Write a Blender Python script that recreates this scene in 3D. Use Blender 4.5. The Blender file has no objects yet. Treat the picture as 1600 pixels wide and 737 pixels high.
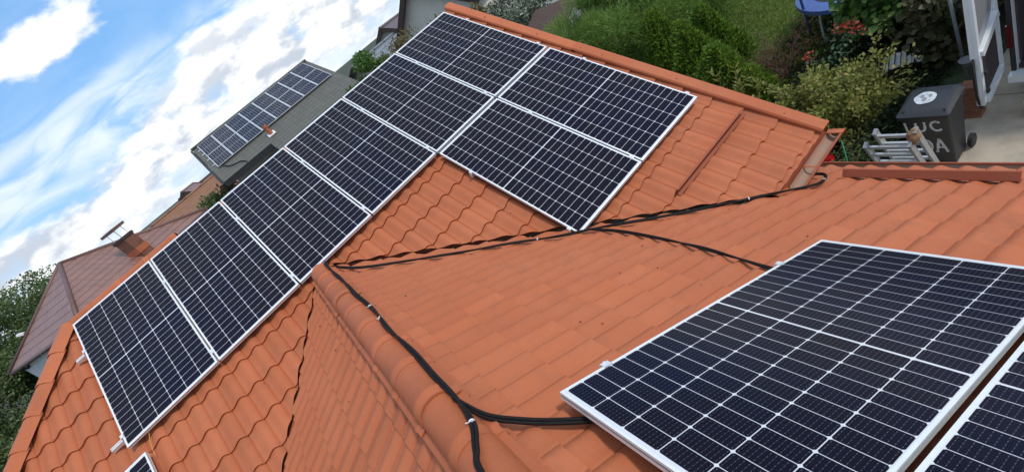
import bpy, bmesh, math, random
import numpy as np
from mathutils import Vector, Matrix
R = math.radians
random.seed(7)
rng = np.random.default_rng(11)
scene = bpy.context.scene
COL = scene.collection

# ------------------------------------------------------------------ camera
cam_d = bpy.data.cameras.new('camera')
cam_d.sensor_width = 36.0
cam_d.lens = 741.97 / 1600 * 36.0
cam_d.clip_start = 0.05
cam_d.clip_end = 6000
cam = bpy.data.objects.new('camera', cam_d)
COL.objects.link(cam)
CR = [(0.64732148, -0.51248925, -0.56420711), (-0.70960902, -0.13496601, -0.69154842), (0.27826235, 0.8480206, -0.4510334)]
cam.matrix_world = Matrix(((CR[0][0], -CR[1][0], -CR[2][0], 2.5231),
                           (CR[0][1], -CR[1][1], -CR[2][1], -7.2210),
                           (CR[0][2], -CR[1][2], -CR[2][2], 0.3212),
                           (0, 0, 0, 1)))
scene.camera = cam
CAMP = np.array([2.5231, -7.2210, 0.3212])
CRN = np.array(CR)

# ------------------------------------------------------------------ sun and exposure
SUN_EL, SUN_AZ = 50.0, 147.0            # azimuth clockwise from +Y
sun_d = bpy.data.lights.new('sun', 'SUN')
sun_d.energy = 2.2
sun_d.angle = R(7)
sun_d.color = (1.0, 0.95, 0.88)
sun = bpy.data.objects.new('sun', sun_d)
COL.objects.link(sun)
sd = Vector((math.sin(R(SUN_AZ)) * math.cos(R(SUN_EL)), math.cos(R(SUN_AZ)) * math.cos(R(SUN_EL)), math.sin(R(SUN_EL))))
sun.rotation_euler = sd.to_track_quat('Z', 'Y').to_euler()
scene.view_settings.view_transform = 'Standard'
scene.view_settings.look = 'None'
scene.view_settings.exposure = 0.10
scene.view_settings.gamma = 1.0
scene.view_settings.use_curve_mapping = False

# ------------------------------------------------------------------ node helpers
class NT:
    def __init__(s, tree):
        s.t = tree
    def n(s, typ, **kw):
        nd = s.t.nodes.new(typ)
        for k, v in kw.items():
            setattr(nd, k, v)
        return nd
    def put(s, sock, v):
        if hasattr(v, 'is_output') or isinstance(v, bpy.types.NodeSocket):
            s.t.links.new(v, sock)
        else:
            sock.default_value = v
    def m(s, op, a, b=0.0, c=None, clamp=False):
        nd = s.n('ShaderNodeMath', operation=op, use_clamp=clamp)
        s.put(nd.inputs[0], a); s.put(nd.inputs[1], b)
        if c is not None:
            s.put(nd.inputs[2], c)
        return nd.outputs[0]
    def sm(s, v, lo, hi):
        nd = s.n('ShaderNodeMapRange', interpolation_type='SMOOTHSTEP')
        s.put(nd.inputs[0], v); s.put(nd.inputs[1], lo); s.put(nd.inputs[2], hi)
        nd.inputs[3].default_value = 0; nd.inputs[4].default_value = 1
        return nd.outputs[0]
    def mix(s, f, a, b, blend='MIX'):
        nd = s.n('ShaderNodeMix', data_type='RGBA', blend_type=blend)
        s.put(nd.inputs[0], f)
        s.put(nd.inputs[6], a if not isinstance(a, tuple) else (*a, 1)[:4])
        s.put(nd.inputs[7], b if not isinstance(b, tuple) else (*b, 1)[:4])
        return nd.outputs[2]
    def noise(s, vec, scale, detail=4, rough=0.55, out=0, dist=0.0):
        nd = s.n('ShaderNodeTexNoise')
        if vec is not None:
            s.put(nd.inputs['Vector'], vec)
        nd.inputs['Scale'].default_value = scale
        nd.inputs['Detail'].default_value = detail
        nd.inputs['Roughness'].default_value = rough
        nd.inputs['Distortion'].default_value = dist
        return nd.outputs[out]
    def comb(s, x, y, z=0.0):
        nd = s.n('ShaderNodeCombineXYZ')
        s.put(nd.inputs[0], x); s.put(nd.inputs[1], y); s.put(nd.inputs[2], z)
        return nd.outputs[0]

# ------------------------------------------------------------------ world: Nishita sky with clouds
w = bpy.data.worlds.new('World')
scene.world = w
w.use_nodes = True
T = NT(w.node_tree)
w.node_tree.nodes.clear()
sky = T.n('ShaderNodeTexSky', sky_type='NISHITA', sun_disc=False, sun_elevation=R(SUN_EL), sun_rotation=R(SUN_AZ),
          altitude=100, air_density=1.0, dust_density=0.6, ozone_density=2.0)
tc = T.n('ShaderNodeTexCoord')
sep = T.n('ShaderNodeSeparateXYZ')
T.put(sep.inputs[0], tc.outputs['Generated'])
az = T.m('MULTIPLY', T.m('ARCTAN2', sep.outputs[0], sep.outputs[1]), 57.2958)
el = T.m('MULTIPLY', T.m('ARCSINE', sep.outputs[2]), 57.2958)
def cloudnoise(da, de, scale=1.0, detail=7, rough=0.56):
    v = T.comb(T.m('MULTIPLY', T.m('ADD', az, da), 0.10), T.m('MULTIPLY', T.m('ADD', el, de), 0.20))
    return T.noise(v, scale, detail, rough)
n1 = cloudnoise(3.0, 0.0, 1.6, 9, 0.56)
n1b = cloudnoise(2.2, 0.9, 1.6, 5, 0.5)
def bump(a0, ra, e0, re):
    da = T.m('DIVIDE', T.m('SUBTRACT', az, a0), ra)
    de = T.m('DIVIDE', T.m('SUBTRACT', el, e0), re)
    r2 = T.m('ADD', T.m('MULTIPLY', da, da), T.m('MULTIPLY', de, de))
    return T.m('MAXIMUM', T.m('SUBTRACT', 1.0, r2), 0.0)
# low cumulus bank whose upper edge undulates with azimuth
top = T.m('ADD', 7.4, T.m('MULTIPLY', T.m('SINE', T.m('MULTIPLY', T.m('SUBTRACT', az, -2.0), 0.11)), 2.6))
bank = T.m('MULTIPLY', T.sm(T.m('SUBTRACT', top, el), -1.8, 1.6), T.m('ADD', 0.55, T.m('MULTIPLY', T.sm(el, 0.8, 3.2), 0.45)))
f1 = bump(-3.6, 8.4, 15.6, 2.7)
gen = T.m('MULTIPLY', T.sm(el, 17.0, 24.0), 0.42)
field = T.m('ADD', T.m('ADD', T.m('MULTIPLY', bank, 0.70), T.m('MULTIPLY', f1, 0.82)), gen)
dens = T.sm(T.m('ADD', field, T.m('MULTIPLY', T.m('SUBTRACT', n1, 0.5), 1.9)), 0.24, 0.64)
# thin streaky cirrus drawn out along the horizon
vs = T.comb(T.m('MULTIPLY', az, 0.075), T.m('MULTIPLY', T.m('SUBTRACT', el, T.m('MULTIPLY', az, 0.04)), 0.26))
n2 = T.noise(vs, 1.5, 7, 0.55, dist=0.9)
veil = T.m('MULTIPLY', T.sm(n2, 0.30, 0.68), T.m('ADD', T.m('MULTIPLY', T.m('MULTIPLY', T.sm(el, 4.0, 7.0), T.sm(el, 12.6, 9.6)), 0.85), 0.10))
streak = T.m('MULTIPLY', T.sm(T.m('ABSOLUTE', T.m('SUBTRACT', T.m('SUBTRACT', el, T.m('MULTIPLY', az, 0.05)), T.m('ADD', 10.9, T.m('MULTIPLY', T.m('SUBTRACT', n2, 0.5), 2.4)))), 1.3, 0.0), T.m('MULTIPLY', T.sm(az, 6.0, -2.0), 0.75))
lowv = T.m('MULTIPLY', T.sm(el, 6.0, 1.0), T.m('ADD', 0.45, T.m('MULTIPLY', T.sm(n2, 0.36, 0.62), 0.5)))
thin = T.m('MAXIMUM', T.m('MAXIMUM', veil, streak), lowv)
shade = T.sm(T.m('SUBTRACT', n1b, n1), -0.05, 0.12)
grey = T.m('MULTIPLY', T.m('MULTIPLY', shade, T.sm(el, 18.0, 3.0)), 0.85)
ccol = T.mix(grey, (6.9, 7.0, 7.1), (3.3, 3.75, 4.5))
blue = T.mix(0.7, sky.outputs[0], (1.25, 3.2, 6.3))
s1 = T.mix(thin, blue, (5.5, 6.2, 6.7))
s2 = T.mix(dens, s1, ccol)
bg = T.n('ShaderNodeBackground')
T.put(bg.inputs[0], s2)
bg.inputs[1].default_value = 0.15
wo = T.n('ShaderNodeOutputWorld')
T.put(wo.inputs[0], bg.outputs[0])

# ------------------------------------------------------------------ materials
MAT = {}
def material(name, base=(0.5, 0.5, 0.5), rough=0.6, metal=0.0, var=0.0, scale=6.0, base2=None, bump=0.0, bscale=60.0,
             island=None, spec=0.5, coat=0.0, trans=0.0, objrand=0.0, stretch=None):
    mt = bpy.data.materials.new(name)
    mt.use_nodes = True
    t = NT(mt.node_tree)
    b = mt.node_tree.nodes['Principled BSDF']
    b.inputs['Roughness'].default_value = rough
    b.inputs['Metallic'].default_value = metal
    b.inputs['Specular IOR Level'].default_value = spec
    b.inputs['Coat Weight'].default_value = coat
    geo = t.n('ShaderNodeNewGeometry')
    vec = geo.outputs['Position']
    if stretch:
        mp = t.n('ShaderNodeMapping')
        t.put(mp.inputs[0], vec)
        mp.inputs['Scale'].default_value = stretch
        vec = mp.outputs[0]
    col = None
    if island:
        ramp = t.n('ShaderNodeValToRGB')
        e = ramp.color_ramp.elements
        for i, c in enumerate(island):
            p = i / (len(island) - 1)
            el_ = e[i] if i < 2 else e.new(p)
            el_.position = p
            el_.color = (*c, 1)
        t.put(ramp.inputs[0], geo.outputs['Random Per Island'])
        col = ramp.outputs[0]
    else:
        c2 = base2 or tuple(min(1, c * (1 - var)) for c in base)
        c1 = base
        f = t.sm(t.noise(vec, scale, 5, 0.6), 0.35, 0.68)
        col = t.mix(f, c1, c2)
    if objrand:
        oi = t.n('ShaderNodeObjectInfo')
        hsv = t.n('ShaderNodeHueSaturation')
        t.put(hsv.inputs['Value'], t.m('ADD', 1.0 - objrand / 2, t.m('MULTIPLY', oi.outputs['Random'], objrand)))
        t.put(hsv.inputs['Color'], col)
        col = hsv.outputs[0]
    t.put(b.inputs['Base Color'], col)
    if trans:
        b.inputs['Transmission Weight'].default_value = 0
        tr = t.n('ShaderNodeBsdfTranslucent')
        t.put(tr.inputs[0], col)
        ms = t.n('ShaderNodeMixShader')
        ms.inputs[0].default_value = trans
        t.put(ms.inputs[1], b.outputs[0]); t.put(ms.inputs[2], tr.outputs[0])
        t.put(mt.node_tree.nodes['Material Output'].inputs[0], ms.outputs[0])
    if bump:
        bp = t.n('ShaderNodeBump')
        bp.inputs['Strength'].default_value = bump
        bp.inputs['Distance'].default_value = 0.02
        t.put(bp.inputs['Height'], t.noise(vec, bscale, 4, 0.6))
        t.put(b.inputs['Normal'], bp.outputs[0])
    MAT[name] = mt
    return mt

def tile_material(name, c1, c2, c3):
    mt = bpy.data.materials.new(name)
    mt.use_nodes = True
    t = NT(mt.node_tree)
    b = mt.node_tree.nodes['Principled BSDF']
    geo = t.n('ShaderNodeNewGeometry')
    pos = geo.outputs['Position']
    big = t.sm(t.noise(pos, 1.3, 5, 0.6), 0.35, 0.70)
    mid = t.sm(t.noise(pos, 9.0, 5, 0.65), 0.40, 0.75)
    col = t.mix(big, c1, c2)
    col = t.mix(t.m('MULTIPLY', mid, 0.45), col, c3)
    fine = t.sm(t.noise(pos, 140.0, 4, 0.7), 0.45, 0.75)
    col = t.mix(t.m('MULTIPLY', fine, 0.22), col, (0.24, 0.085, 0.05))
    stain = t.sm(t.noise(pos, 4.2, 7, 0.72), 0.50, 0.72)
    col = t.mix(t.m('MULTIPLY', stain, 0.45), col, (0.28, 0.105, 0.058))
    dust = t.sm(t.noise(pos, 26.0, 7, 0.78), 0.60, 0.78)
    col = t.mix(t.m('MULTIPLY', dust, 0.35), col, (0.55, 0.33, 0.24))
    oi = t.n('ShaderNodeObjectInfo')
    hsv = t.n('ShaderNodeHueSaturation')
    t.put(hsv.inputs['Value'], t.m('ADD', 0.92, t.m('MULTIPLY', oi.outputs['Random'], 0.13)))
    t.put(hsv.inputs['Color'], col)
    t.put(b.inputs['Base Color'], hsv.outputs[0])
    t.put(b.inputs['Roughness'], t.m('ADD', 0.55, t.m('MULTIPLY', mid, 0.2)))
    b.inputs['Specular IOR Level'].default_value = 0.22
    bp = t.n('ShaderNodeBump')
    bp.inputs['Strength'].default_value = 0.25
    bp.inputs['Distance'].default_value = 0.004
    t.put(bp.inputs['Height'], t.noise(pos, 120.0, 3, 0.6))
    t.put(b.inputs['Normal'], bp.outputs[0])
    MAT[name] = mt
    return mt

TERRA = tile_material('terracotta_metal', (0.42, 0.119, 0.047), (0.45, 0.140, 0.061), (0.395, 0.129, 0.058))
TRIM = tile_material('terracotta_trim', (0.43, 0.118, 0.045), (0.46, 0.138, 0.058), (0.405, 0.128, 0.056))
GUARD = tile_material('brick_red_trim', (0.30, 0.075, 0.035), (0.33, 0.09, 0.045), (0.30, 0.09, 0.05))
FLASH = tile_material('valley_sheet', (0.30, 0.085, 0.04), (0.34, 0.10, 0.05), (0.25, 0.09, 0.06))
material('aluminium', (0.82, 0.83, 0.82), 0.32, 0.55, var=0.06, scale=20)
material('frame_aluminium', (0.84, 0.86, 0.84), 0.36, 0.35, var=0.05, scale=15)
material('frame_groove', (0.30, 0.31, 0.31), 0.5, 0.5, var=0.1)
material('black_conduit', (0.010, 0.008, 0.008), 0.62, var=0.3, scale=40, bump=0.3, bscale=200, spec=0.2)
material('zip_tie', (0.75, 0.75, 0.74), 0.5)
material('orange_wire', (0.62, 0.27, 0.07), 0.5)
material('screw', (0.24, 0.07, 0.04), 0.4)
material('gutter_inside', (0.36, 0.19, 0.12), 0.75, 0.0, base2=(0.27, 0.19, 0.14), scale=14)
material('cream_render', (0.62, 0.58, 0.50), 0.85, var=0.12, scale=3, bump=0.2, bscale=90)
material('white_render', (0.70, 0.69, 0.66), 0.85, var=0.12, scale=2)
material('grey_render', (0.66, 0.61, 0.52), 0.85, var=0.12, scale=1.5)

def laminate_material():
    mt = material('backsheet', (0.62, 0.63, 0.66), 0.12, spec=0.5, var=0.02)
    return mt
laminate_material()

def cell_material(name, c1, c2, lines=True):
    mt = bpy.data.materials.new(name)
    mt.use_nodes = True
    t = NT(mt.node_tree)
    b = mt.node_tree.nodes['Principled BSDF']
    oi = t.n('ShaderNodeObjectInfo')
    geo = t.n('ShaderNodeNewGeometry')
    big = t.noise(geo.outputs['Position'], 0.9, 3, 0.5)
    f = t.m('ADD', t.m('MULTIPLY', oi.outputs['Random'], 0.5), t.sm(big, 0.35, 0.65), clamp=True)
    col = t.mix(f, c1, c2)
    if lines:
        tcn = t.n('ShaderNodeTexCoord')
        sp = t.n('ShaderNodeSeparateXYZ')
        t.put(sp.inputs[0], tcn.outputs['Object'])
        fx = t.m('ABSOLUTE', t.m('SUBTRACT', t.m('FRACT', t.m('ADD', t.m('MULTIPLY', sp.outputs[0], 1 / 0.0182), 0.5)), 0.5))
        ln = t.sm(fx, 0.045, 0.02)
        fy = t.m('ABSOLUTE', t.m('SUBTRACT', t.m('FRACT', t.m('MULTIPLY', sp.outputs[1], 1 / 0.0188)), 0.5))
        dot = t.sm(fy, 0.10, 0.05)
        wide = t.sm(fx, 0.075, 0.045)
        ln2 = t.m('MAXIMUM', t.m('MULTIPLY', ln, 0.06), t.m('MULTIPLY', t.m('MULTIPLY', wide, dot), 0.26))
        col = t.mix(ln2, col, (0.55, 0.56, 0.60))
    t.put(b.inputs['Base Color'], col)
    b.inputs['Roughness'].default_value = 0.16
    b.inputs['Specular IOR Level'].default_value = 0.065
    MAT[name] = mt
    return mt
cell_material('silicon_cell', (0.004, 0.005, 0.019), (0.007, 0.006, 0.013))
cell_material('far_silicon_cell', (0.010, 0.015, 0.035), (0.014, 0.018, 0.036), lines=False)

# ------------------------------------------------------------------ mesh helpers
class MB:
    def __init__(s):
        s.v = []; s.f = []; s.m = []; s.smooth = False
    def add(s, vs, fs, mi=0):
        o = len(s.v)
        s.v += [tuple(p) for p in vs]
        s.f += [tuple(i + o for i in f) for f in fs]
        s.m += [mi] * len(fs)
        return s
    def box(s, c, size, M=None, mi=0, bev=0.0):
        x, y, z = [d / 2 for d in size]
        vs = [Vector((a * x, b * y, e * z)) for a in (-1, 1) for b in (-1, 1) for e in (-1, 1)]
        fs = [(0, 1, 3, 2), (4, 6, 7, 5), (0, 4, 5, 1), (2, 3, 7, 6), (0, 2, 6, 4), (1, 5, 7, 3)]
        c = Vector(c)
        if M is not None:
            vs = [M @ p + c for p in vs]
        else:
            vs = [p + c for p in vs]
        return s.add(vs, fs, mi)
    def bar(s, a, b, wd, ht, up=(0, 0, 1), mi=0):
        a = Vector(a); b = Vector(b)
        d = (b - a)
        L = d.length
        d.normalize()
        r = d.cross(Vector(up))
        if r.length < 1e-4:
            r = d.cross(Vector((1, 0, 0)))
        r.normalize()
        u = r.cross(d)
        M = Matrix((d, r, u)).transposed()
        return s.box((a + b) / 2, (L, wd, ht), M, mi)
    def tube(s, pts, r, n=8, mi=0, cap=True, r1=None):
        pts = [Vector(p) for p in pts]
        N = len(pts)
        vs = []; fs = []
        prev = None
        for i, p in enumerate(pts):
            d = (pts[min(i + 1, N - 1)] - pts[max(i - 1, 0)])
            if d.length < 1e-9:
                d = Vector((0, 0, 1))
            d.normalize()
            if prev is None:
                a = d.cross(Vector((0.31, 0.22, 0.92)))
            else:
                a = prev - d * prev.dot(d)
            if a.length < 1e-6:
                a = d.cross(Vector((1, 0, 0)))
            a.normalize(); prev = a
            b = d.cross(a)
            rr = r if r1 is None else r + (r1 - r) * i / (N - 1)
            if callable(rr):
                rr = rr(i)
            for k in range(n):
                an = 2 * math.pi * k / n
                vs.append(p + a * (rr * math.cos(an)) + b * (rr * math.sin(an)))
        for i in range(N - 1):
            for k in range(n):
                k2 = (k + 1) % n
                fs.append((i * n + k, i * n + k2, (i + 1) * n + k2, (i + 1) * n + k))
        if cap:
            fs.append(tuple(reversed(range(n))))
            fs.append(tuple(range((N - 1) * n, N * n)))
        return s.add(vs, fs, mi)
    def prism(s, poly, d, mi=0):
        """closed polygon (list of points) extruded by vector d"""
        n = len(poly)
        d = Vector(d)
        a = [Vector(p) for p in poly]
        vs = a + [p + d for p in a]
        fs = [tuple(reversed(range(n))), tuple(range(n, 2 * n))]
        fs += [(i, (i + 1) % n, n + (i + 1) % n, n + i) for i in range(n)]
        return s.add(vs, fs, mi)
    def cyl(s, a, b, r, n=16, mi=0, r1=None):
        return s.tube([a, b], r, n, mi, True, r1)
    def mesh(s, name, mats, smooth=None, auto=None):
        me = bpy.data.meshes.new(name)
        me.from_pydata(s.v, [], s.f)
        for m in (mats if isinstance(mats, (list, tuple)) else [mats]):
            me.materials.append(MAT[m] if isinstance(m, str) else m)
        if len(set(s.m)) > 1:
            me.polygons.foreach_set('material_index', s.m)
        sm = s.smooth if smooth is None else smooth
        if sm:
            me.polygons.foreach_set('use_smooth', [True] * len(me.polygons))
            if auto:
                me.set_sharp_from_angle(angle=R(auto))
        me.update()
        return me
    def build(s, name, mats, parent=None, smooth=None, auto=None):
        return link(name, s.mesh(name, mats, smooth, auto), parent)

def world_of(o):
    if o.parent is None:
        return o.matrix_basis.copy()
    return world_of(o.parent) @ o.matrix_parent_inverse @ o.matrix_basis

def link(name, me, parent=None, M=None, local=False):
    """mesh given in world coordinates (or placed by M in world); local=True: M is relative to the parent"""
    o = bpy.data.objects.new(name, me)
    COL.objects.link(o)
    if parent is not None:
        o.parent = parent
        if not local:
            o.matrix_parent_inverse = world_of(parent).inverted()
    if M is not None:
        o.matrix_basis = M
    return o

def empty(name, loc=(0, 0, 0), M=None):
    o = bpy.data.objects.new(name, None)
    o.empty_display_size = 0.2
    COL.objects.link(o)
    if M is not None:
        o.matrix_basis = M
    else:
        o.location = loc
        o.matrix_basis = Matrix.Translation(loc)
    return o

def tag(o, label=None, cat=None, group=None, kind=None):
    if label: o['label'] = label
    if cat: o['category'] = cat
    if group: o['group'] = group
    if kind: o['kind'] = kind
    return o

def project(P):
    Q = (np.atleast_2d(P) - CAMP) @ CRN.T
    z = np.maximum(Q[:, 2], 0.05)
    return 800 + 741.97 * Q[:, 0] / z, 368.5 + 741.97 * Q[:, 1] / z, Q[:, 2]

GZ = -5.8     # garden level
# ------------------------------------------------------------------ ground
def sheet(name, pts, z, mat, sub=None):
    m = MB(); m.add([(x, y, z) for x, y in pts], [tuple(range(len(pts)))])
    o = m.build(name, mat)
    return tag(o, kind='structure')
def ground_material():
    mt = bpy.data.materials.new('ground_soil')
    mt.use_nodes = True
    t = NT(mt.node_tree)
    b = mt.node_tree.nodes['Principled BSDF']
    pos = t.n('ShaderNodeNewGeometry').outputs['Position']
    a = t.sm(t.noise(pos, 0.35, 6, 0.6), 0.4, 0.6)
    c = t.mix(a, (0.035, 0.065, 0.018), (0.05, 0.04, 0.024))
    c = t.mix(t.sm(t.noise(pos, 9, 5, 0.7), 0.35, 0.7), c, (0.02, 0.03, 0.012))
    t.put(b.inputs['Base Color'], c)
    b.inputs['Roughness'].default_value = 0.95
    MAT['ground_soil'] = mt
ground_material()
sheet('ground', [(-1500, -1500), (1500, -1500), (1500, 3000), (-1500, 3000)], GZ, 'ground_soil')
material('lawn_green', (0.07, 0.12, 0.02), 0.9, base2=(0.10, 0.13, 0.03), scale=1.2, bump=0.6, bscale=40)
sheet('lawn', [(12.3, 0.2), (13.5, -1.2), (20, -2.2), (21, 8), (12.4, 5.5)], GZ + 0.004, 'lawn_green')
material('concrete', (0.44, 0.37, 0.285), 0.85, base2=(0.31, 0.265, 0.205), scale=2.2, bump=0.35, bscale=50)
def driveway():
    m = MB()
    # two concrete slabs with an open joint between them
    t = 0.05
    for poly in ([(7.2, -9.5), (7.2, -4.32), (11.0, -4.32), (11.0, -9.5)],
                 [(7.2, -4.30), (7.2, -3.75), (11.35, -3.75), (11.35, -4.30)],
                 [(11.02, -9.5), (11.02, -4.32), (17.0, -4.32), (17.0, -9.5)]):
        m.prism([(x, y, GZ + 0.002) for x, y in poly], (0, 0, t))
    o = m.build('driveway', 'concrete')
    tag(o, kind='structure')
driveway()

# ------------------------------------------------------------------ the house and its roof
PA, PB = R(29.631), R(27.556)
tA, tB = math.tan(PA), math.tan(PB)
YR = 0.20                    # main ridge
XB = 2.34                    # cross ridge
def zA(y): return -0.138 + tA * y
def zB(x): return -1.144 - (x - 2.421) * tB
def zBL(x): return -1.144 - ((2 * XB - x) - 2.421) * tB
ZRB = zB(XB)
house = empty('house', (3.0, -2.0, GZ))
tag(house, 'terracotta metal-tiled house with a cross ridge, filling the foreground under the solar panels', 'house')
EYA, EXB = -4.68, 6.58       # eaves
HIP0 = (-0.17, YR)           # hip apex in plan
HIPD = Vector((-0.85, -1.0))
Pw, Lt = 0.19, 0.355         # tile width, module length
WAVE, STEP = 0.026, 0.020

SCAL = 0.018                 # crests of each course are set back up the slope
def wave(u):
    # flat pan, rise to a rounded crest, steeper fall (seen looking up the slope, left to right)
    u = u % 1.0
    if u < 0.012 or u > 0.988:          # narrow groove between two pans, added to darken the crease
        return -0.006
    if u < 0.68:
        x = max(0.0, (u - 0.12) / 0.56)
    else:
        x = (1 - u) / 0.32
        return WAVE * x * (1.5 - 0.5 * x * x)
    return WAVE * x * x * (3 - 2 * x)
def tile_mesh(wd, name, Lt):
    US = [0, .035, .12, .22, .32, .42, .52, .61, .68, .735, .79, .845, .90, .965, 1.0]
    NX = len(US) - 1
    rows = [(0.0, 0.0), (0.5, 0.45), (0.93, 0.93), (1.0, 0.97)]
    vs, fs = [], []
    for (ft, fz) in rows:
        for i in range(NX + 1):
            u = US[i] if i < NX else 0.9999999
            vs.append((US[i] * wd, ft * Lt - SCAL * wave(u) / WAVE, wave(u) + STEP * fz))
    n = NX + 1
    for r in range(len(rows) - 1):
        for i in range(NX):
            fs.append((r * n + i, r * n + i + 1, (r + 1) * n + i + 1, (r + 1) * n + i))
    o = len(vs)
    for i in range(n):
        u = US[i] if i < NX else 0.9999999
        vs.append((US[i] * wd, Lt - SCAL * wave(u) / WAVE, wave(u) + STEP * 0.97))
    for i in range(n):
        u = US[i] if i < NX else 0.9999999
        vs.append((US[i] * wd, Lt - 0.004 - SCAL * wave(u) / WAVE, wave(u) - 0.006))
    for i in range(NX):
        fs.append((o + i, o + i + 1, o + n + i + 1, o + n + i))
    return vs, [tuple(reversed(f)) for f in fs]

PANEL_FOOT = []              # filled before the tiles are sorted: (slope, s0, s1, t0, t1)
PWD, PLN, PTH = 1.038, 2.094, 0.035
ROW2 = PLN + 0.045
A_PANELS = [(i * 1.058, 0.0) for i in range(6)] + [(4 * 1.058, ROW2), (5 * 1.058, ROW2)] + [(0.115 - PWD, 2.286)]
B_X0, B_Z0 = 2.7492, -1.1798
B_PANELS = [(-5.683, 0.0), (-6.752, 0.0)]
for s, t in A_PANELS:
    PANEL_FOOT.append(('A', s, s + PWD, t, t + PLN))

SLOPES = {}
def slope_frame(key):
    if key == 'A':
        return Vector((0, 0, zA(0) - 0.014)), Vector((1, 0, 0)), Vector((0, -math.cos(PA), -math.sin(PA)))
    if key == 'B':
        return Vector((XB, 0, ZRB - 0.014)), Vector((0, 1, 0)), Vector((math.cos(PB), 0, -math.sin(PB)))
    return Vector((XB, 0, ZRB - 0.014)), Vector((0, -1, 0)), Vector((-math.cos(PB), 0, -math.sin(PB)))

def clip_region(key):
    """half planes in (s,t): a*s+b*t+c >= 0 keeps"""
    O, es, et = slope_frame(key)
    H = []
    def through(p, q, keep, off=0.0):
        (s0, t0), (s1, t1) = p, q
        a, b = (t1 - t0), -(s1 - s0)
        l = math.hypot(a, b); a /= l; b /= l
        c = -(a * s0 + b * t0)
        if a * keep[0] + b * keep[1] + c < 0:
            a, b, c = -a, -b, -c
        H.append((a, b, c - off))
    return H, through

def st_of(key, P):
    O, es, et = slope_frame(key)
    d = Vector(P) - O
    return d.dot(es), d.dot(et)
# valley lines in world
def valley_pt(k, side):
    x = XB + side * k
    z = ZRB - k * tB
    return (x, (z + 0.138) / tA, z)

def make_slope(key, name, label, srange, trange, wd, s_off, halfs, poly, Lt):
    O, es, et = slope_frame(key)
    nrm = es.cross(et)
    if nrm.z < 0: nrm = -nrm
    M = Matrix(((es.x, et.x, nrm.x, 0), (es.y, et.y, nrm.y, 0), (es.z, et.z, nrm.z, 0), (0, 0, 0, 1)))
    m = MB()
    m.prism([O + es * s + et * t - nrm * 0.035 for s, t in poly], nrm * -0.03)
    base = m.build(name, FLASH, house)
    base['label'] = label
    flip = es.cross(et).z < 0
    vs, fs = tile_mesh(wd, 'tile', Lt)
    if flip is False:
        fs = [tuple(reversed(f)) for f in fs]
    def mk(vs_, fs_):
        me = bpy.data.meshes.new('tile')
        me.from_pydata(vs_, [], fs_)
        me.materials.append(TERRA)
        me.polygons.foreach_set('use_smooth', [True] * len(me.polygons))
        me.update()
        return me
    shared = mk(vs, fs)
    tiles = []
    i0, i1 = int(math.floor((srange[0] - s_off) / wd)), int(math.ceil((srange[1] - s_off) / wd))
    j0, j1 = int(math.floor(trange[0] / Lt)), int(math.ceil(trange[1] / Lt))
    for i in range(i0, i1):
        for j in range(j0, j1):
            s0, t0 = s_off + i * wd, j * Lt + trange[2]
            cs = [(s0, t0), (s0 + wd, t0), (s0, t0 + Lt), (s0 + wd, t0 + Lt)]
            st = 1
            for a, b, c in halfs:
                d = [a * s + b * t + c for s, t in cs]
                if max(d) <= 0.004: st = 0; break
                if min(d) < 0: st = 2
            if st == 0: continue
            Mt = Matrix.Translation(O + es * s0 + et * t0) @ M
            if st == 1:
                me = shared
            else:
                bm = bmesh.new()
                V = [bm.verts.new(p) for p in vs]
                for f in fs: bm.faces.new([V[k] for k in f])
                for a, b, c in halfs:
                    # a*(s0+x)+b*(t0+y)+c=0
                    g = bm.verts[:] + bm.edges[:] + bm.faces[:]
                    cc = a * s0 + b * t0 + c
                    bmesh.ops.bisect_plane(bm, geom=g, plane_co=(-a * cc, -b * cc, 0), plane_no=(a, b, 0), clear_inner=True)
                if len(bm.faces) == 0: bm.free(); continue
                me = bpy.data.meshes.new('tile')
                bm.to_mesh(me); bm.free()
                me.materials.append(TERRA)
                me.polygons.foreach_set('use_smooth', [True] * len(me.polygons))
            ctr = O + es * (s0 + wd / 2) + et * (t0 + Lt / 2)
            cw = np.array([O + es * s + et * t for s, t in (cs[0], cs[1], cs[3], cs[2])])
            px, py, pz = project(cw)
            area = 0.5 * abs(sum(px[k] * py[(k + 1) % 4] - px[(k + 1) % 4] * py[k] for k in range(4)))
            vis = pz.min() > 0.2 and px.max() > 0 and px.min() < 1600 and py.max() > 0 and py.min() < 737
            if vis:
                # covered by a panel?
                for kk, a0, a1, b0, b1 in PANEL_FOOT:
                    if kk == key and a0 + 0.05 < s0 and s0 + wd < a1 - 0.05 and b0 + 0.1 < t0 and t0 + Lt < b1 - 0.05:
                        vis = False
            tiles.append((area if vis else 0.0, me, Mt, base))
    return base, tiles

ALLT = []
# main slope A: s = X, t downslope from Y=0
H = []
def half(p, q, keep, off=0.0):
    a, b = (q[1] - p[1]), -(q[0] - p[0])
    l = math.hypot(a, b); a /= l; b /= l
    c = -(a * p[0] + b * p[1])
    if a * keep[0] + b * keep[1] + c < 0: a, b, c = -a, -b, -c
    return (a, b, c - off)
cA = math.cos(PA)
tt = lambda y: -y / cA
V0 = valley_pt(0, 1)
hipA = ((HIP0[0], tt(YR)), (HIP0[0] + HIPD.x * 3, tt(YR + HIPD.y * 3)))
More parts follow.
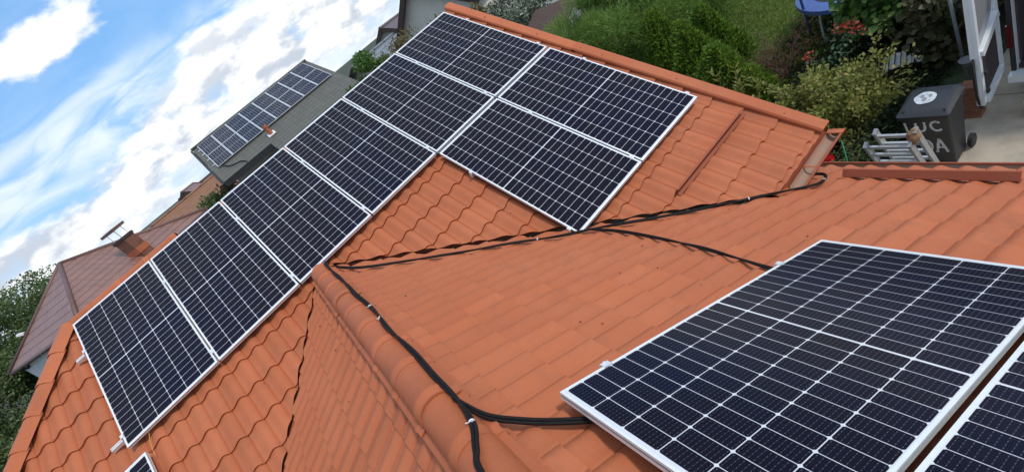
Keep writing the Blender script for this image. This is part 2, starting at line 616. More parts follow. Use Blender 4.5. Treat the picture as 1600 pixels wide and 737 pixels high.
# the valley notch is concave, so slope A is laid in a left and a right field meeting on the line s = XB
vR = ((XB, tt(V0[1])), (valley_pt(3, 1)[0], tt(valley_pt(3, 1)[1])))
vL = ((XB, tt(V0[1])), (valley_pt(3, -1)[0], tt(valley_pt(3, -1)[1])))
S_OFF = 4.21 - 0.19 * 22.68
nsp = XB // 1
split = S_OFF + round((XB - S_OFF) / Pw) * Pw
pA_R = [(split, tt(YR)), (6.60, tt(YR)), (6.60, tt(EYA)), (valley_pt(3.42, 1)[0], tt(EYA)), (split, tt(V0[1]))]
pA_L = [(HIP0[0], tt(YR)), (split, tt(YR)), (split, tt(V0[1])), (valley_pt(3, -1)[0], tt(valley_pt(3, -1)[1])), (valley_pt(3, -1)[0] - 3.3, tt(valley_pt(3, -1)[1]))]
TOFF = 2.15 - 6 * Lt
hR = [half(*vR, (5, 0), 0.035), half((0, tt(YR) + 0.02), (1, tt(YR) + 0.02), (0, 3)), half((0, tt(EYA)), (1, tt(EYA)), (0, 0)),
      half((6.56, 0), (6.56, 1), (0, 0)), half((split, 0), (split, 1), (5, 0))]
hL = [half(*vL, (0.5, 0), 0.018), half((0, tt(YR) + 0.02), (1, tt(YR) + 0.02), (0, 3)), half(*hipA, (1, 1), 0.06), half((split, 0), (split, 1), (0, 0))]
b1, t1 = make_slope('A', 'roof_slope', 'orange tile slope below the upper solar rows, right of the cross ridge', (split, 6.7), (-0.6, 5.8, TOFF), Pw, S_OFF, hR, pA_R, Lt)
b2, t2 = make_slope('A', 'roof_slope', 'orange tile slope running down to the left hip', (-3.4, split), (-0.6, 5.6, TOFF), Pw, S_OFF, hL, pA_L, Lt)
# cross-roof right slope B: s = Y, t downslope
cB = math.cos(PB)
tb = lambda x: (x - XB) / cB
vB = ((V0[1], 0), (valley_pt(3.42, 1)[1], tb(valley_pt(3.42, 1)[0])))
WB = 0.180
LtB = 0.305
BOFF = -5.15 - 0.180 * 0.68
hB = [half(*vB, (-8, 0), 0.05), half((0, 0.10), (1, 0.10), (0, 3)), half((0, tb(EXB)), (1, tb(EXB)), (0, 0)), half((-8.4, 0), (-8.4, 1), (0, 0))]
# the strip under the end of the upper eave, beyond the valley's foot
yE = valley_pt(3.42, 1)[1]
hB[0] = half(*vB, (-8, 0), 0.05)
pB = [(V0[1], 0), (-8.4, 0), (-8.4, tb(EXB) + 0.03), (-4.05, tb(EXB) + 0.03), (-4.05, tb(5.6)), (yE + 0.18, tb(5.6))]
b3, t3 = make_slope('B', 'roof_slope', 'orange tile slope under the two large panels at the lower right', (-8.5, -1.5), (-0.3, 5.4, 0.270 - LtB), WB, BOFF, hB, pB, LtB)
# small field right of the valley foot
hB2 = [half(*vB, (0, 0), -0.05), half((0, tb(5.62)), (1, tb(5.62)), (0, 9)), half((0, tb(EXB)), (1, tb(EXB)), (0, 0)), half((-4.06, 0), (-4.06, 1), (-8, 0))]
b3b, t3b = make_slope('B', 'roof_slope', 'small tiled strip tucked under the upper eave', (-6.0, -4.0), (-0.3, 5.4, 0.270 - LtB), WB, BOFF, hB2,
                      [(-4.06, tb(5.6) + 0.01), (-4.06, tb(EXB)), (-4.3, tb(EXB)), (-4.3, tb(5.6) + 0.01)], LtB)
# cross-roof left slope
vC = ((-V0[1], 0), (-valley_pt(3.0, -1)[1], 3.0 / cB))
hC = [half(*vC, (9, 0), 0.05), half((0, 0.10), (1, 0.10), (0, 3)), half((0, 3.6), (1, 3.6), (0, 0)), half((8.4, 0), (8.4, 1), (0, 0))]
pC = [(-V0[1], 0), (8.4, 0), (8.4, 3.6), (-valley_pt(3.2, -1)[1], 3.6)]
b4, t4 = make_slope('C', 'roof_slope', 'small orange tile slope left of the round-capped cross ridge', (1.4, 8.5), (-0.2, 3.8, 0.270 - LtB), WB, 0.05, hC, pC, LtB)
ALLT = t1 + t2 + t3 + t3b + t4
ALLT.sort(key=lambda a: -a[0])
NIND = 300
for a, me, Mt, base in ALLT[:NIND]:
    link('tile', me, base, Mt)
for base in (b1, b2, b3, b3b, b4):
    rest = [(me, Mt) for a, me, Mt, b in ALLT[NIND:] if b is base]
    if not rest: continue
    vv, ff = [], []
    for me, Mt in rest:
        o = len(vv)
        vv += [Mt @ v.co for v in me.vertices]
        ff += [tuple(k + o for k in p.vertices) for p in me.polygons]
    me = bpy.data.meshes.new('tile_field')
    me.from_pydata(vv, [], ff)
    me.materials.append(TERRA)
    me.polygons.foreach_set('use_smooth', [True] * len(me.polygons))
    tag(link('tile_field', me, base), kind='stuff')

# hidden slopes: back of the main roof, hip end
def plain_slope(pts, label):
    m = MB(); m.prism([Vector(p) for p in pts], (0, 0, -0.04))
    o = m.build('roof_slope', TERRA, house); o['label'] = label
zr = zA(YR)
plain_slope([(HIP0[0] - 0.02, YR, zr - 0.03), (6.6, YR, zr - 0.03), (6.6, YR + 4.9, zr - 0.03 - 4.9 * tA), (HIP0[0] - 4.1, YR + 4.9, zr - 0.03 - 4.9 * tA)], 'orange slope on the far side of the main ridge')
hx, hy = HIP0[0] - 0.85 * 4.9, YR - 4.9
plain_slope([(HIP0[0] - 0.03, YR, zr - 0.04), (HIP0[0] - 4.14, YR + 4.9, zr - 0.04 - 4.9 * tA), (hx - 0.03, hy, zr - 0.04 - 4.9 * tA)], 'orange slope of the hip end')
# walls below
m = MB()
m.prism([(6.30, -4.25, GZ), (6.30, 4.8, GZ), (6.30, 4.8, zA(-4.25) - 0.2), (6.30, YR, zr - 0.2), (6.30, -4.25, zA(-4.25) - 0.2)], (-0.25, 0, 0))
m.box((1.2, 4.6, (GZ - 2.9) / 2), (9.6, 0.25, 2.8))
m.box((-3.7, 0.3, (GZ - 3.0) / 2), (0.25, 8.6, 2.6))
m.box((4.3, -4.12, -4.4), (3.7, 0.25, 2.8))
m.box((6.2, -6.4, (GZ - 3.55) / 2), (0.25, 4.2, 2.2))
m.build('wall', 'cream_render', house)

# ridge caps --------------------------------------------------------
def cap_profile(r, flat, n=12):
    pts = [(-r - flat, -0.0)]
    for k in range(n + 1):
        a = math.pi - math.pi * k / n
        pts.append((r * math.cos(a), r * math.sin(a) * 0.92 + 0.012))
    pts.append((r + flat, -0.0))
    return pts
def ridge_cap(p0, p1, up, prof, lift0, lift1, name='ridge_cap', bead=True, mat=TRIM):
    p0 = Vector(p0); p1 = Vector(p1); up = Vector(up)
    d = (p1 - p0); L = d.length; d.normalize()
    sd_ = d.cross(up).normalized(); up = sd_.cross(d)
    sect = [(0.0, 1.0, lift0), (L - 0.055, 1.0, lift1), (L - 0.045, 1.035, lift1 + 0.002), (L - 0.02, 1.035, lift1 + 0.002), (L - 0.010, 1.0, lift1), (L + 0.03, 1.0, lift1)]
    if not bead: sect = [(0.0, 1.0, lift0), (L + 0.03, 1.0, lift1)]
    vs, fs = [], []
    n = len(prof)
    for x, sc, lf in sect:
        for (a, b) in prof:
            vs.append(p0 + d * x + sd_ * (a * sc) + up * (b * sc + lf))
    for i in range(len(sect) - 1):
        for k in range(n - 1):
            fs.append((i * n + k, i * n + k + 1, (i + 1) * n + k + 1, (i + 1) * n + k))
    # thickness lip at the end
    o = len(vs)
    for (a, b) in prof:
        vs.append(p0 + d * (L + 0.03) + sd_ * (a * 0.95) + up * (b * 0.95 + lift1 - 0.006))
    for k in range(n - 1):
        fs.append(((len(sect) - 1) * n + k, (len(sect) - 1) * n + k + 1, o + k + 1, o + k))
    mm = MB(); mm.add(vs, [tuple(reversed(f)) for f in fs])
    return mm.build(name, mat, house, smooth=True, auto=50)
pr = cap_profile(0.105, 0.035)
y = -2.02
k = 0
while y > -8.3:
    ly = 0.40
    ridge_cap((XB, y, ZRB + 0.0), (XB, y - ly, ZRB + 0.0), (0, 0, 1), pr, 0.0, 0.005 if k % 5 != 2 else 0.015)
    y -= ly; k += 1
# start piece rounded into the main slope
ridge_cap((XB, -1.72, ZRB + 0.0), (XB, -2.02, ZRB + 0.0), (0, 0, 1), pr, -0.045, 0.004)
# flat closing strip along the caps' left foot
mm = MB()
for sgn in (-1, 1):
    a = Vector((XB + sgn * 0.135, -1.9, ZRB - 0.135 * tB + 0.022)); b = Vector((XB + sgn * 0.135, -8.4, ZRB - 0.135 * tB + 0.022))
    mm.bar(a, b, 0.045, 0.010, up=(sgn * math.sin(PB), 0, math.cos(PB)))
mm.build('closing_strip', TRIM, house)
# screws in the strip
for kx in range(15):
    yy = -2.3 - kx * 0.42
    for sgn in (-1, 1):
        mm = MB(); c = Vector((XB + sgn * 0.137, yy + random.uniform(-.03, .03), ZRB - 0.137 * tB + 0.028))
        mm.cyl(c, c + Vector((sgn * 0.003, 0, 0.007)), 0.007, 8)
        mm.build('screw', 'screw', house, smooth=False)
# main ridge caps
prm = cap_profile(0.085, 0.03, 10)
x = HIP0[0] - 0.02
while x < 6.5:
    lx = min(0.40, 6.56 - x)
    zt = -0.055 if x < 1.35 else -0.125
    ridge_cap((x, YR, zt + 0.012), (x + lx, YR, zt + 0.012), (0, 0, 1), prm, 0, 0.006)
    x += lx
# hip caps (broad, angular)
prh = [(-0.17, -0.055), (-0.12, 0.012), (-0.05, 0.048), (0.05, 0.048), (0.12, 0.012), (0.17, -0.055)]
hd = Vector((-0.85, -1.0, -tA * 1.0)); hl = hd.length; hd.normalize()
pos = Vector((HIP0[0], HIP0[1], zr + 0.02)) + hd * 0.02
ang_up = Vector((-0.35, -0.15, 1)).normalized()
dist = -0.06
while dist < 3.6:
    p0 = Vector((HIP0[0], HIP0[1], zr + 0.018)) + hd * dist
    ridge_cap(p0, p0 + hd * 0.36, ang_up, prh, 0.0, 0.014, name='hip_cap', bead=False)
    dist += 0.36
# verge flashing on the right gable, one profile swept down the slope
def zAn(y): return zA(y)
def sweep(name, prof, P0, P1, side, up, mat, parent=house, smooth=False):
    P0 = Vector(P0); P1 = Vector(P1)
    side = Vector(side); up = Vector(up)
    n = len(prof)
    vs = [P0 + side * a + up * b for a, b in prof] + [P1 + side * a + up * b for a, b in prof]
    fs = [(i, (i + 1) % n, n + (i + 1) % n, n + i) for i in range(n)] + [tuple(range(n)), tuple(reversed(range(n, 2 * n)))]
    mm = MB(); mm.add(vs, fs)
    return mm.build(name, mat, parent, smooth=smooth)
upA = Vector((0, -math.sin(PA), math.cos(PA)))
vp = [(6.475, 0.022), (6.475, 0.050), (6.490, 0.066), (6.60, 0.072), (6.622, 0.060), (6.625, -0.16), (6.612, -0.16), (6.610, 0.045)]
yy = YR + 0.02
seg = [(YR + 0.02, -2.05), (-2.0, -4.69)]
for i, (ya, yb) in enumerate(seg):
    o_ = sweep('verge_flashing', [(a, b + 0.006 * i) for a, b in vp], (0, ya, zA(ya)), (0, yb, zA(yb)), (1, 0, 0), upA, TRIM)
for yq in (-0.55, -1.45, -2.1, -2.4, -3.3, -4.35):
    mm = MB(); c = Vector((6.53, yq, zA(yq))) + upA * 0.070
    mm.cyl(c, c + upA * 0.010, 0.008, 8); mm.build('screw', 'screw', house)
# upper eave fascia and gutter
mm = MB()
mm.bar((valley_pt(3.30, 1)[0], -4.645, zA(EYA) - 0.085), (6.62, -4.645, zA(EYA) - 0.085), 0.02, 0.16)
mm.build('fascia', GUARD, house)
def gutter(p0, p1, out, r, matin, name, endcap=True):
    p0 = Vector(p0); p1 = Vector(p1); out = Vector(out)
    mm = MB(); n = 12; vs = []; fs = []
    for p in (p0, p1):
        for k in range(n + 1):
            a = math.pi * k / n
            vs.append(p + out * (-r * math.cos(a)) + Vector((0, 0, -r * math.sin(a))))
        for k in range(n + 1):
            a = math.pi * k / n
            vs.append(p + out * (-(r - .004) * math.cos(a)) + Vector((0, 0, -(r - .004) * math.sin(a))))
    N = 2 * (n + 1)
    inner = []
    for k in range(n):
        fs.append((k, k + 1, N + k + 1, N + k))
        inner.append((n + 1 + k, N + n + 1 + k, N + n + 2 + k, n + 2 + k))
    mm.add(vs, fs, 0)
    mm.f += inner; mm.m += [1] * len(inner)
    mm.tube([p0 + out * r, p1 + out * r], 0.011, 8, 0)
    mm.tube([p0 - out * r, p1 - out * r], 0.004, 6, 0)
    o = mm.build(name, [GUARD, 'gutter_inside'], house, smooth=True, auto=50)
    if endcap:
        e = MB(); d = (p1 - p0).normalized()
        poly = [p1 + out * (-(r + .01) * math.cos(math.pi * k / n)) + Vector((0, 0, -(r + .01) * math.sin(math.pi * k / n))) for k in range(n + 1)]
        e.prism(poly, d * 0.012)
        e.build('gutter_end', TRIM, o)
    return o
gutter((5.82, -4.745, -2.885), (6.64, -4.745, -2.870), (0, -1, 0), 0.068, 0, 'gutter')
mm = MB(); mm.bar((6.60, -4.68, -2.862), (6.60, -4.83, -2.862), 0.05, 0.006); mm.build('gutter_bracket', TRIM, house)
mm = MB(); mm.bar((6.10, -4.68, -2.875), (6.10, -4.82, -2.875), 0.02, 0.004); mm.build('gutter_bracket', TRIM, house)
# lower eave gutter
gutter((6.655, -4.06, zB(EXB) - 0.055), (6.655, -8.4, zB(EXB) - 0.055), (1, 0, 0), 0.062, 0, 'gutter', False)
# snow guards
def snow_guard(P0, P1, down, up, label):
    P0 = Vector(P0); P1 = Vector(P1); down = Vector(down); up = Vector(up)
    prof = [(-0.012, 0.0), (0.055, 0.0), (0.055, 0.006), (0.004, 0.008), (0.010, 0.064), (0.026, 0.068), (0.026, 0.074), (0.004, 0.071), (-0.012, 0.006)]
    o = sweep('snow_guard', prof, P0, P1, down, up, GUARD)
    o['label'] = label
dA = Vector((0, -cA, -math.sin(PA)))
gy = -4.02
for_s = Vector((0, gy, zA(gy))) + upA * 0.022
snow_guard((5.16, *for_s[1:]), (6.40, *for_s[1:]), dA, upA, 'red snow guard rail near the upper eave')
dB = Vector((math.cos(PB), 0, -math.sin(PB))); upB = Vector((math.sin(PB), 0, math.cos(PB)))
gx = 6.20
gb = Vector((gx, 0, zB(gx))) + upB * 0.022
snow_guard((gb.x, -4.93, gb.z), (gb.x, -6.12, gb.z), dB, upB, 'red snow guard rail along the lower eave')
# roofing screws on the tiles
for key, n, rs, rt in (('A', 26, (0.2, 6.3), (2.2, 5.2)), ('B', 18, (-5.6, -2.6), (0.2, 3.6)), ('C', 10, (2.4, 5.0), (0.3, 1.6))):
    O, es, et = slope_frame(key); nn = es.cross(et); nn = nn if nn.z > 0 else -nn
    for _ in range(n):
        s_, t_ = random.uniform(*rs), random.uniform(*rt)
        if key == 'A' and (s_ < 4.2 and t_ > 2.2 + abs(s_ - XB) * 0.9 or s_ > 4.2): continue
        if key != 'A':
            k_ = t_ * cB
            if abs(s_) < abs(valley_pt(k_, 1)[1]) + 0.1: continue
        u_ = ((s_ - (S_OFF if key == 'A' else (BOFF if key == 'B' else 0.05))) / (Pw if key == 'A' else WB)) % 1
        mm = MB(); c = O + es * s_ + et * t_ + nn * (wave(u_) + 0.010)
        mm.cyl(c, c + nn * 0.008, 0.0055, 8); mm.build('screw', 'screw', house)

# ------------------------------------------------------------------ solar panels
def ring_frame(wd, ln, prof):
    m = MB(); n = len(prof)
    cor = lambda a: [(a, a), (wd - a, a), (wd - a, ln - a), (a, ln - a)]
    vs = []
    for a, z in prof:
        vs += [(x, y, z) for x, y in cor(a)]
    fs = []
    mi = []
    for i in range(n):
        j = (i + 1) % n
        for k in range(4):
            k2 = (k + 1) % 4
            fs.append((i * 4 + k, i * 4 + k2, j * 4 + k2, j * 4 + k))
            mi.append(1 if i in (2, 3, 4) else 0)
    m.add(vs, fs)
    m.m = mi
    return m
FRAME_ME = ring_frame(PWD, PLN, [(0.013, 0.0), (0.0, 0.0), (0.0, -0.011), (0.004, -0.013), (0.004, -0.019), (0.0, -0.021), (0.0, -PTH), (0.013, -PTH)]).mesh('frame', ['frame_aluminium', 'frame_groove'])
LAM_ME = MB().box((PWD / 2, PLN / 2, -0.0042), (PWD - 0.024, PLN - 0.024, 0.005)).mesh('laminate', 'backsheet')
CW, CH, CPW, CPH, CMID = 0.1641, 0.0808, 0.1680, 0.0845, 0.009
def cell_me():
    x, y, c = CW / 2, CH / 2, 0.007
    v = [(-x + c, -y, 0), (x - c, -y, 0), (x, -y + c, 0), (x, y - c, 0), (x - c, y, 0), (-x + c, y, 0), (-x, y - c, 0), (-x, -y + c, 0)]
    return MB().add(v, [tuple(range(8))]).mesh('cell', 'silicon_cell')
CELL_ME = cell_me()
def solar_panel(M, label, group):
    p = empty('solar_module', M=M)
    tag(p, label, 'solar panel', group)
    link('frame', FRAME_ME, p, local=True)
    lam = link('laminate', LAM_ME, p, local=True)
    for a in range(6):
        for b in range(24):
            x = PWD / 2 + (a - 2.5) * CPW
            y = PLN / 2 + (b - 11.5) * CPH + (CMID / 2 if b > 11 else -CMID / 2)
            link('cell', CELL_ME, lam, Matrix.Translation((x, y, -0.0010)), local=True)
    return p
def frame_matrix(O, ex, ey):
    ez = ex.cross(ey)
    return Matrix(((ex.x, ey.x, ez.x, O[0]), (ex.y, ey.y, ez.y, O[1]), (ex.z, ey.z, ez.z, O[2]), (0, 0, 0, 1)))
etA = Vector((0, -cA, -math.sin(PA)))
ordn = ['first', 'second', 'third', 'fourth', 'fifth', 'sixth']
for k, (s, t) in enumerate(A_PANELS):
    lab = ('%s solar panel from the left hip in the row of six along the ridge' % ordn[k] if k < 6 else
           ['lower-row solar panel whose bottom corner hangs over the valley cables', 'lower-row solar panel next to the gable verge, above the red snow guard',
            'solar panel corner peeking in at the lower left, below the ridge row'][k - 6])
    O = Vector((s + PWD, -t * cA, -t * math.sin(PA)))
    if k == 8: O = O - upA * 0.004
    solar_panel(frame_matrix(O, Vector((-1, 0, 0)), etA), lab, 'solar panels on the orange roof')
for k, (yb, t) in enumerate(B_PANELS):
    O = Vector((B_X0, yb, B_Z0))
    solar_panel(frame_matrix(O, Vector((0, -1, 0)), dB), ['large nearest solar panel fully in view at the lower right', 'solar panel cut off by the right lower corner of the picture'][k], 'solar panels on the orange roof')

# mounting rails with clamps (aluminium)
def rail(P0, P1, up, label, clamps, mids, group='aluminium mounting rails', hooks=()):
    P0 = Vector(P0); P1 = Vector(P1); up = Vector(up)
    d = (P1 - P0).normalized(); sd_ = d.cross(up)
    r = empty('mounting_rail', P0)
    tag(r, label, 'rail', group)
    prof = [(-0.019, -0.04), (0.019, -0.04), (0.019, -0.024), (0.013, -0.021), (0.013, -0.017), (0.019, -0.014), (0.019, 0), (0.006, 0), (0.006, -0.012), (-0.006, -0.012), (-0.006, 0), (-0.019, 0), (-0.019, -0.014), (-0.013, -0.017), (-0.013, -0.021), (-0.019, -0.024)]
    sweep('rail_body', prof, P0, P1, sd_, up, MAT['aluminium'], r)
    for c in clamps:       # end clamp: Z-shaped block just outside the frame
        q = P0 + d * c[0]; sg = c[1]
        m = MB()
        Mx = Matrix((d, sd_, up)).transposed()
        m.box(q + d * (sg * 0.014) + up * 0.016, (0.022, 0.045, 0.032), Mx)
        m.box(q + d * (sg * 0.002) + up * 0.0375, (0.034, 0.045, 0.005), Mx)
        m.cyl(q + d * (sg * 0.014) + up * 0.032, q + d * (sg * 0.014) + up * 0.045, 0.006, 8)
        m.build('end_clamp', 'aluminium', r)
    for c in mids:
        q = P0 + d * c
        m = MB(); Mx = Matrix((d, sd_, up)).transposed()
        m.box(q + up * 0.0375, (0.040, 0.055, 0.005), Mx)
        m.box(q + up * 0.016, (0.014, 0.055, 0.036), Mx)
        m.cyl(q + up * 0.038, q + up * 0.046, 0.007, 8)
        m.build('mid_clamp', 'aluminium', r)
    for c in hooks:
        q = P0 + d * c
        m = MB()
        m.bar(q - up * 0.04 + sd_ * 0.02, q - up * 0.10 + sd_ * 0.02, 0.03, 0.006, up=d)
        m.bar(q - up * 0.10 + sd_ * 0.03, q - up * 0.10 - sd_ * 0.12, 0.03, 0.006, up=up)
        m.build('roof_hook', 'aluminium', r)
    return r
def Apt(s, t, h): return Vector((s, -t * cA, -t * math.sin(PA))) - upA * h
for nm, t, s0, s1, first, last in (('upper rail under the ridge row, its end sticking out by the left hip', 0.53, -0.14, 6.345, 0, 6),
                                   ('lower rail under the ridge row, its forked end sticking out at the bottom left', 1.93, -0.16, 6.345, 0, 6),
                                   ('rail under the upper part of the two lower-row panels', ROW2 + 0.56, 4.205, 6.345, 4, 6),
                                   ('rail under the lower part of the two lower-row panels', ROW2 + 1.97, 4.205, 6.345, 4, 6)):
    P0 = Apt(s0, t, PTH); P1 = Apt(s1, t, PTH)
    sL, sR = first * 1.058, (last - 1) * 1.058 + PWD
    rail(P0, P1, upA, nm, [(sL - s0, -1), (sR - s0, 1)], [k * 1.058 - 0.010 - s0 for k in range(first + 1, last)], hooks=[0.3 + 0.9 * j for j in range(int((s1 - s0) / 0.9))])
for nm, b in (('rail under the ridge-side end of the nearest panels', 0.27), ('rail under the eave-side end of the nearest panels', 1.64)):
    O = Vector((B_X0, -5.683, B_Z0)) + dB * b - upB * PTH
    rail(O + Vector((0, 0.03, 0)), O + Vector((0, -2.3, 0)), upB, nm, [(0.03, -1)], [0.03 + 1.0535], hooks=[0.25, 1.1, 1.9])

# cables ------------------------------------------------------------
def smooth_path(pts, per=8):
    P = [Vector(p) for p in pts]
    out = []
    for i in range(len(P) - 1):
        p0 = P[max(i - 1, 0)]; p1 = P[i]; p2 = P[i + 1]; p3 = P[min(i + 2, len(P) - 1)]
        for k in range(per):
            u = k / per
            out.append(0.5 * ((2 * p1) + (-p0 + p2) * u + (2 * p0 - 5 * p1 + 4 * p2 - p3) * u * u + (-p0 + 3 * p1 - 3 * p2 + p3) * u ** 3))
    out.append(P[-1])
    return out
def cable(pts, r, label, strands=2, spread=1.0, ties=(), corr=True, twist=3.0):
    path = smooth_path(pts, 10)
    root = empty('solar_cable', path[0])
    tag(root, label, 'cable', 'black cable conduits on the roof')
    # resample densely for the corrugation
    for s in range(strands):
        pp = []
        ln = 0
        for i, p in enumerate(path):
            d = (path[min(i + 1, len(path) - 1)] - path[max(i - 1, 0)]).normalized()
            a = d.cross(Vector((0, 0, 1))).normalized(); b = a.cross(d)
            if i: ln += (p - path[i - 1]).length
            ph = twist * math.sin(ln * 2.1 + 0.6) + math.pi * 2 * s / strands
            off = r * spread if strands > 1 else 0
            pp.append(p + a * (off * math.cos(ph)) + b * (off * 0.55 * math.sin(ph)) + Vector((0, 0, 0.002 * math.sin(7 * ln + s))))
        m = MB(); m.tube(pp, r, 10)
        m.build('conduit', 'black_conduit', root, smooth=True)
    for tpos in ties:
        p = path[int(tpos * (len(path) - 1))]
        q = path[min(int(tpos * (len(path) - 1)) + 1, len(path) - 1)]
        d = (q - p).normalized()
        m = MB(); m.tube([p, p + d * 0.008], r * 1.75, 12)
        a = d.cross(Vector((0, 0, 1))).normalized()
        m.bar(p + a * r * 1.5 + Vector((0, 0, r)), p + a * r * 2.6 + Vector((0, 0, r * 2.0)), 0.004, 0.002)
        m.build('cable_tie', 'zip_tie', root)
    return root
rz = lambda x: ZRB - abs(x - XB) * tB
def on_ridge(x, y):          # lies on the cap's right shoulder
    dx = x - XB
    zc = ZRB + 0.012 + 0.097 * math.sqrt(max(0.0, 1 - (dx / 0.118) ** 2)) if abs(dx) < 0.118 else rz(x) + 0.03
    return (x, y, max(zc, rz(x) + 0.03) + 0.024)
c1 = [(2.42, -1.55, zA(-1.55) + 0.035), (2.44, -1.75, zA(-1.75) + 0.045)] + [on_ridge(2.425 + d, y) for d, y in
     ((0.012, -2.05), (0.01, -2.5), (0.02, -3.0), (0.015, -3.4), (0.028, -3.85), (0.012, -4.3), (0.02, -4.75), (0.012, -5.1), (0.012, -5.4), (-0.01, -5.6), (-0.06, -5.73), (-0.10, -5.85), (-0.09, -6.3))]
cable(c1, 0.0085, 'paired black conduit running along the rounded cross ridge', 2, 1.0, ties=(0.10, 0.42, 0.47, 0.78))
def onB_pt(x, y, h): return (x, y, zB(x) + h / cB)
c2 = [on_ridge(2.43, -5.36)] + [onB_pt(x, y, h) for x, y, h in ((2.47, -5.53, 0.085), (2.56, -5.655, 0.062), (2.66, -5.76, 0.050), (2.80, -5.89, 0.045), (3.05, -6.1, 0.045))]
cable(c2, 0.0085, 'paired black conduit branching from the ridge under the nearest panel', 2, 0.9)
c3 = [(2.46, -2.02, zB(2.46) + 0.07), onB_pt(2.62, -2.38, 0.055)] + [onB_pt(x, y, 0.040) for x, y in ((3.0, -2.72), (3.38, -3.05), (3.76, -3.36), (4.06, -3.64), (4.34, -3.82), (4.66, -4.07), (5.0, -4.33), (5.40, -4.57), (5.70, -4.76), (5.90, -4.87))] + \
     [onB_pt(x, y, 0.05) for x, y in ((6.07, -4.86), (6.20, -4.77), (6.17, -4.67), (6.05, -4.66))]
cable(c3, 0.0090, 'paired black conduit lying in the right valley and curling below the gutter', 2, 0.75, ties=(0.30, 0.60, 0.78))
c4 = [onB_pt(x, y, 0.035) for x, y in ((4.30, -3.78), (4.36, -4.05), (4.375, -4.36), (4.345, -4.92), (4.295, -5.28), (4.24, -5.58), (4.2, -6.0))]
cable(c4, 0.0075, 'paired thin black cable crossing the slope to the nearest panel', 2, 1.1)
m = MB()
m.tube(smooth_path([Apt(0.19, 2.05, 0.06), Apt(0.17, 2.2, 0.04), Apt(0.14, 2.36, 0.06)], 6), 0.003, 6)
tag(m.build('loose_wire', 'orange_wire', smooth=True), 'thin orange wire dangling between the first ridge panel and the corner panel', 'wire')

# ------------------------------------------------------------------ neighbouring houses
def far_roof_material(name, c1, c2, row, col, rough=0.5, diag=0.0):
    mt = bpy.data.materials.new(name)
    mt.use_nodes = True
    t = NT(mt.node_tree)
    b = mt.node_tree.nodes['Principled BSDF']
    tcn = t.n('ShaderNodeTexCoord')
    sp = t.n('ShaderNodeSeparateXYZ')
    t.put(sp.inputs[0], tcn.outputs['Object'])
    fy = t.m('FRACT', t.m('MULTIPLY', sp.outputs[1], 1 / row))
    fx = t.m('ABSOLUTE', t.m('SUBTRACT', t.m('FRACT', t.m('MULTIPLY', sp.outputs[0], 1 / col)), 0.5))
    h = t.m('ADD', t.m('MULTIPLY', fy, -1.0), t.m('MULTIPLY', t.sm(fx, 0.5, 0.0), 0.45))
    nz = t.sm(t.noise(tcn.outputs['Object'], 1.5, 5, 0.65), 0.3, 0.7)
    cc = t.mix(nz, c1, c2)
    joint = t.m('MAXIMUM', t.sm(fy, 0.22, 0.05), t.m('MULTIPLY', t.sm(fx, 0.42, 0.5), 0.5))
    cc = t.mix(t.m('MULTIPLY', joint, 0.8), cc, tuple(v * 0.3 for v in c1))
    t.put(b.inputs['Base Color'], cc)
    b.inputs['Roughness'].default_value = rough
    bp = t.n('ShaderNodeBump')
    bp.inputs['Strength'].default_value = 0.8
    bp.inputs['Distance'].default_value = 0.03
    t.put(bp.inputs['Height'], h)
    t.put(b.inputs['Normal'], bp.outputs[0])
    MAT[name] = mt
far_roof_material('brown_metal_tile', (0.20, 0.095, 0.070), (0.25, 0.125, 0.090), 0.40, 0.30, 0.45)
far_roof_material('grey_tile', (0.085, 0.083, 0.066), (0.115, 0.11, 0.085), 0.42, 0.36, 0.6)
far_roof_material('rust_tile', (0.22, 0.10, 0.05), (0.26, 0.125, 0.065), 0.35, 0.25, 0.6)
far_roof_material('dark_brown_tile', (0.10, 0.058, 0.048), (0.13, 0.075, 0.06), 0.35, 0.25, 0.45)
far_roof_material('slate_sheet', (0.16, 0.18, 0.20), (0.20, 0.22, 0.24), 0.5, 0.25, 0.5)
material('dark_wood', (0.045, 0.025, 0.02), 0.6, var=0.3, scale=8, stretch=(1, 1, 6))
material('black_board', (0.012, 0.012, 0.014), 0.5)
material('window_glass', (0.02, 0.025, 0.03), 0.05, spec=0.8)
material('brick_chimney', (0.20, 0.075, 0.045), 0.8, base2=(0.14, 0.055, 0.035), scale=6)
material('rust_flashing', (0.42, 0.12, 0.045), 0.5, var=0.2)
material('brown_metal', (0.13, 0.065, 0.052), 0.5, var=0.1)

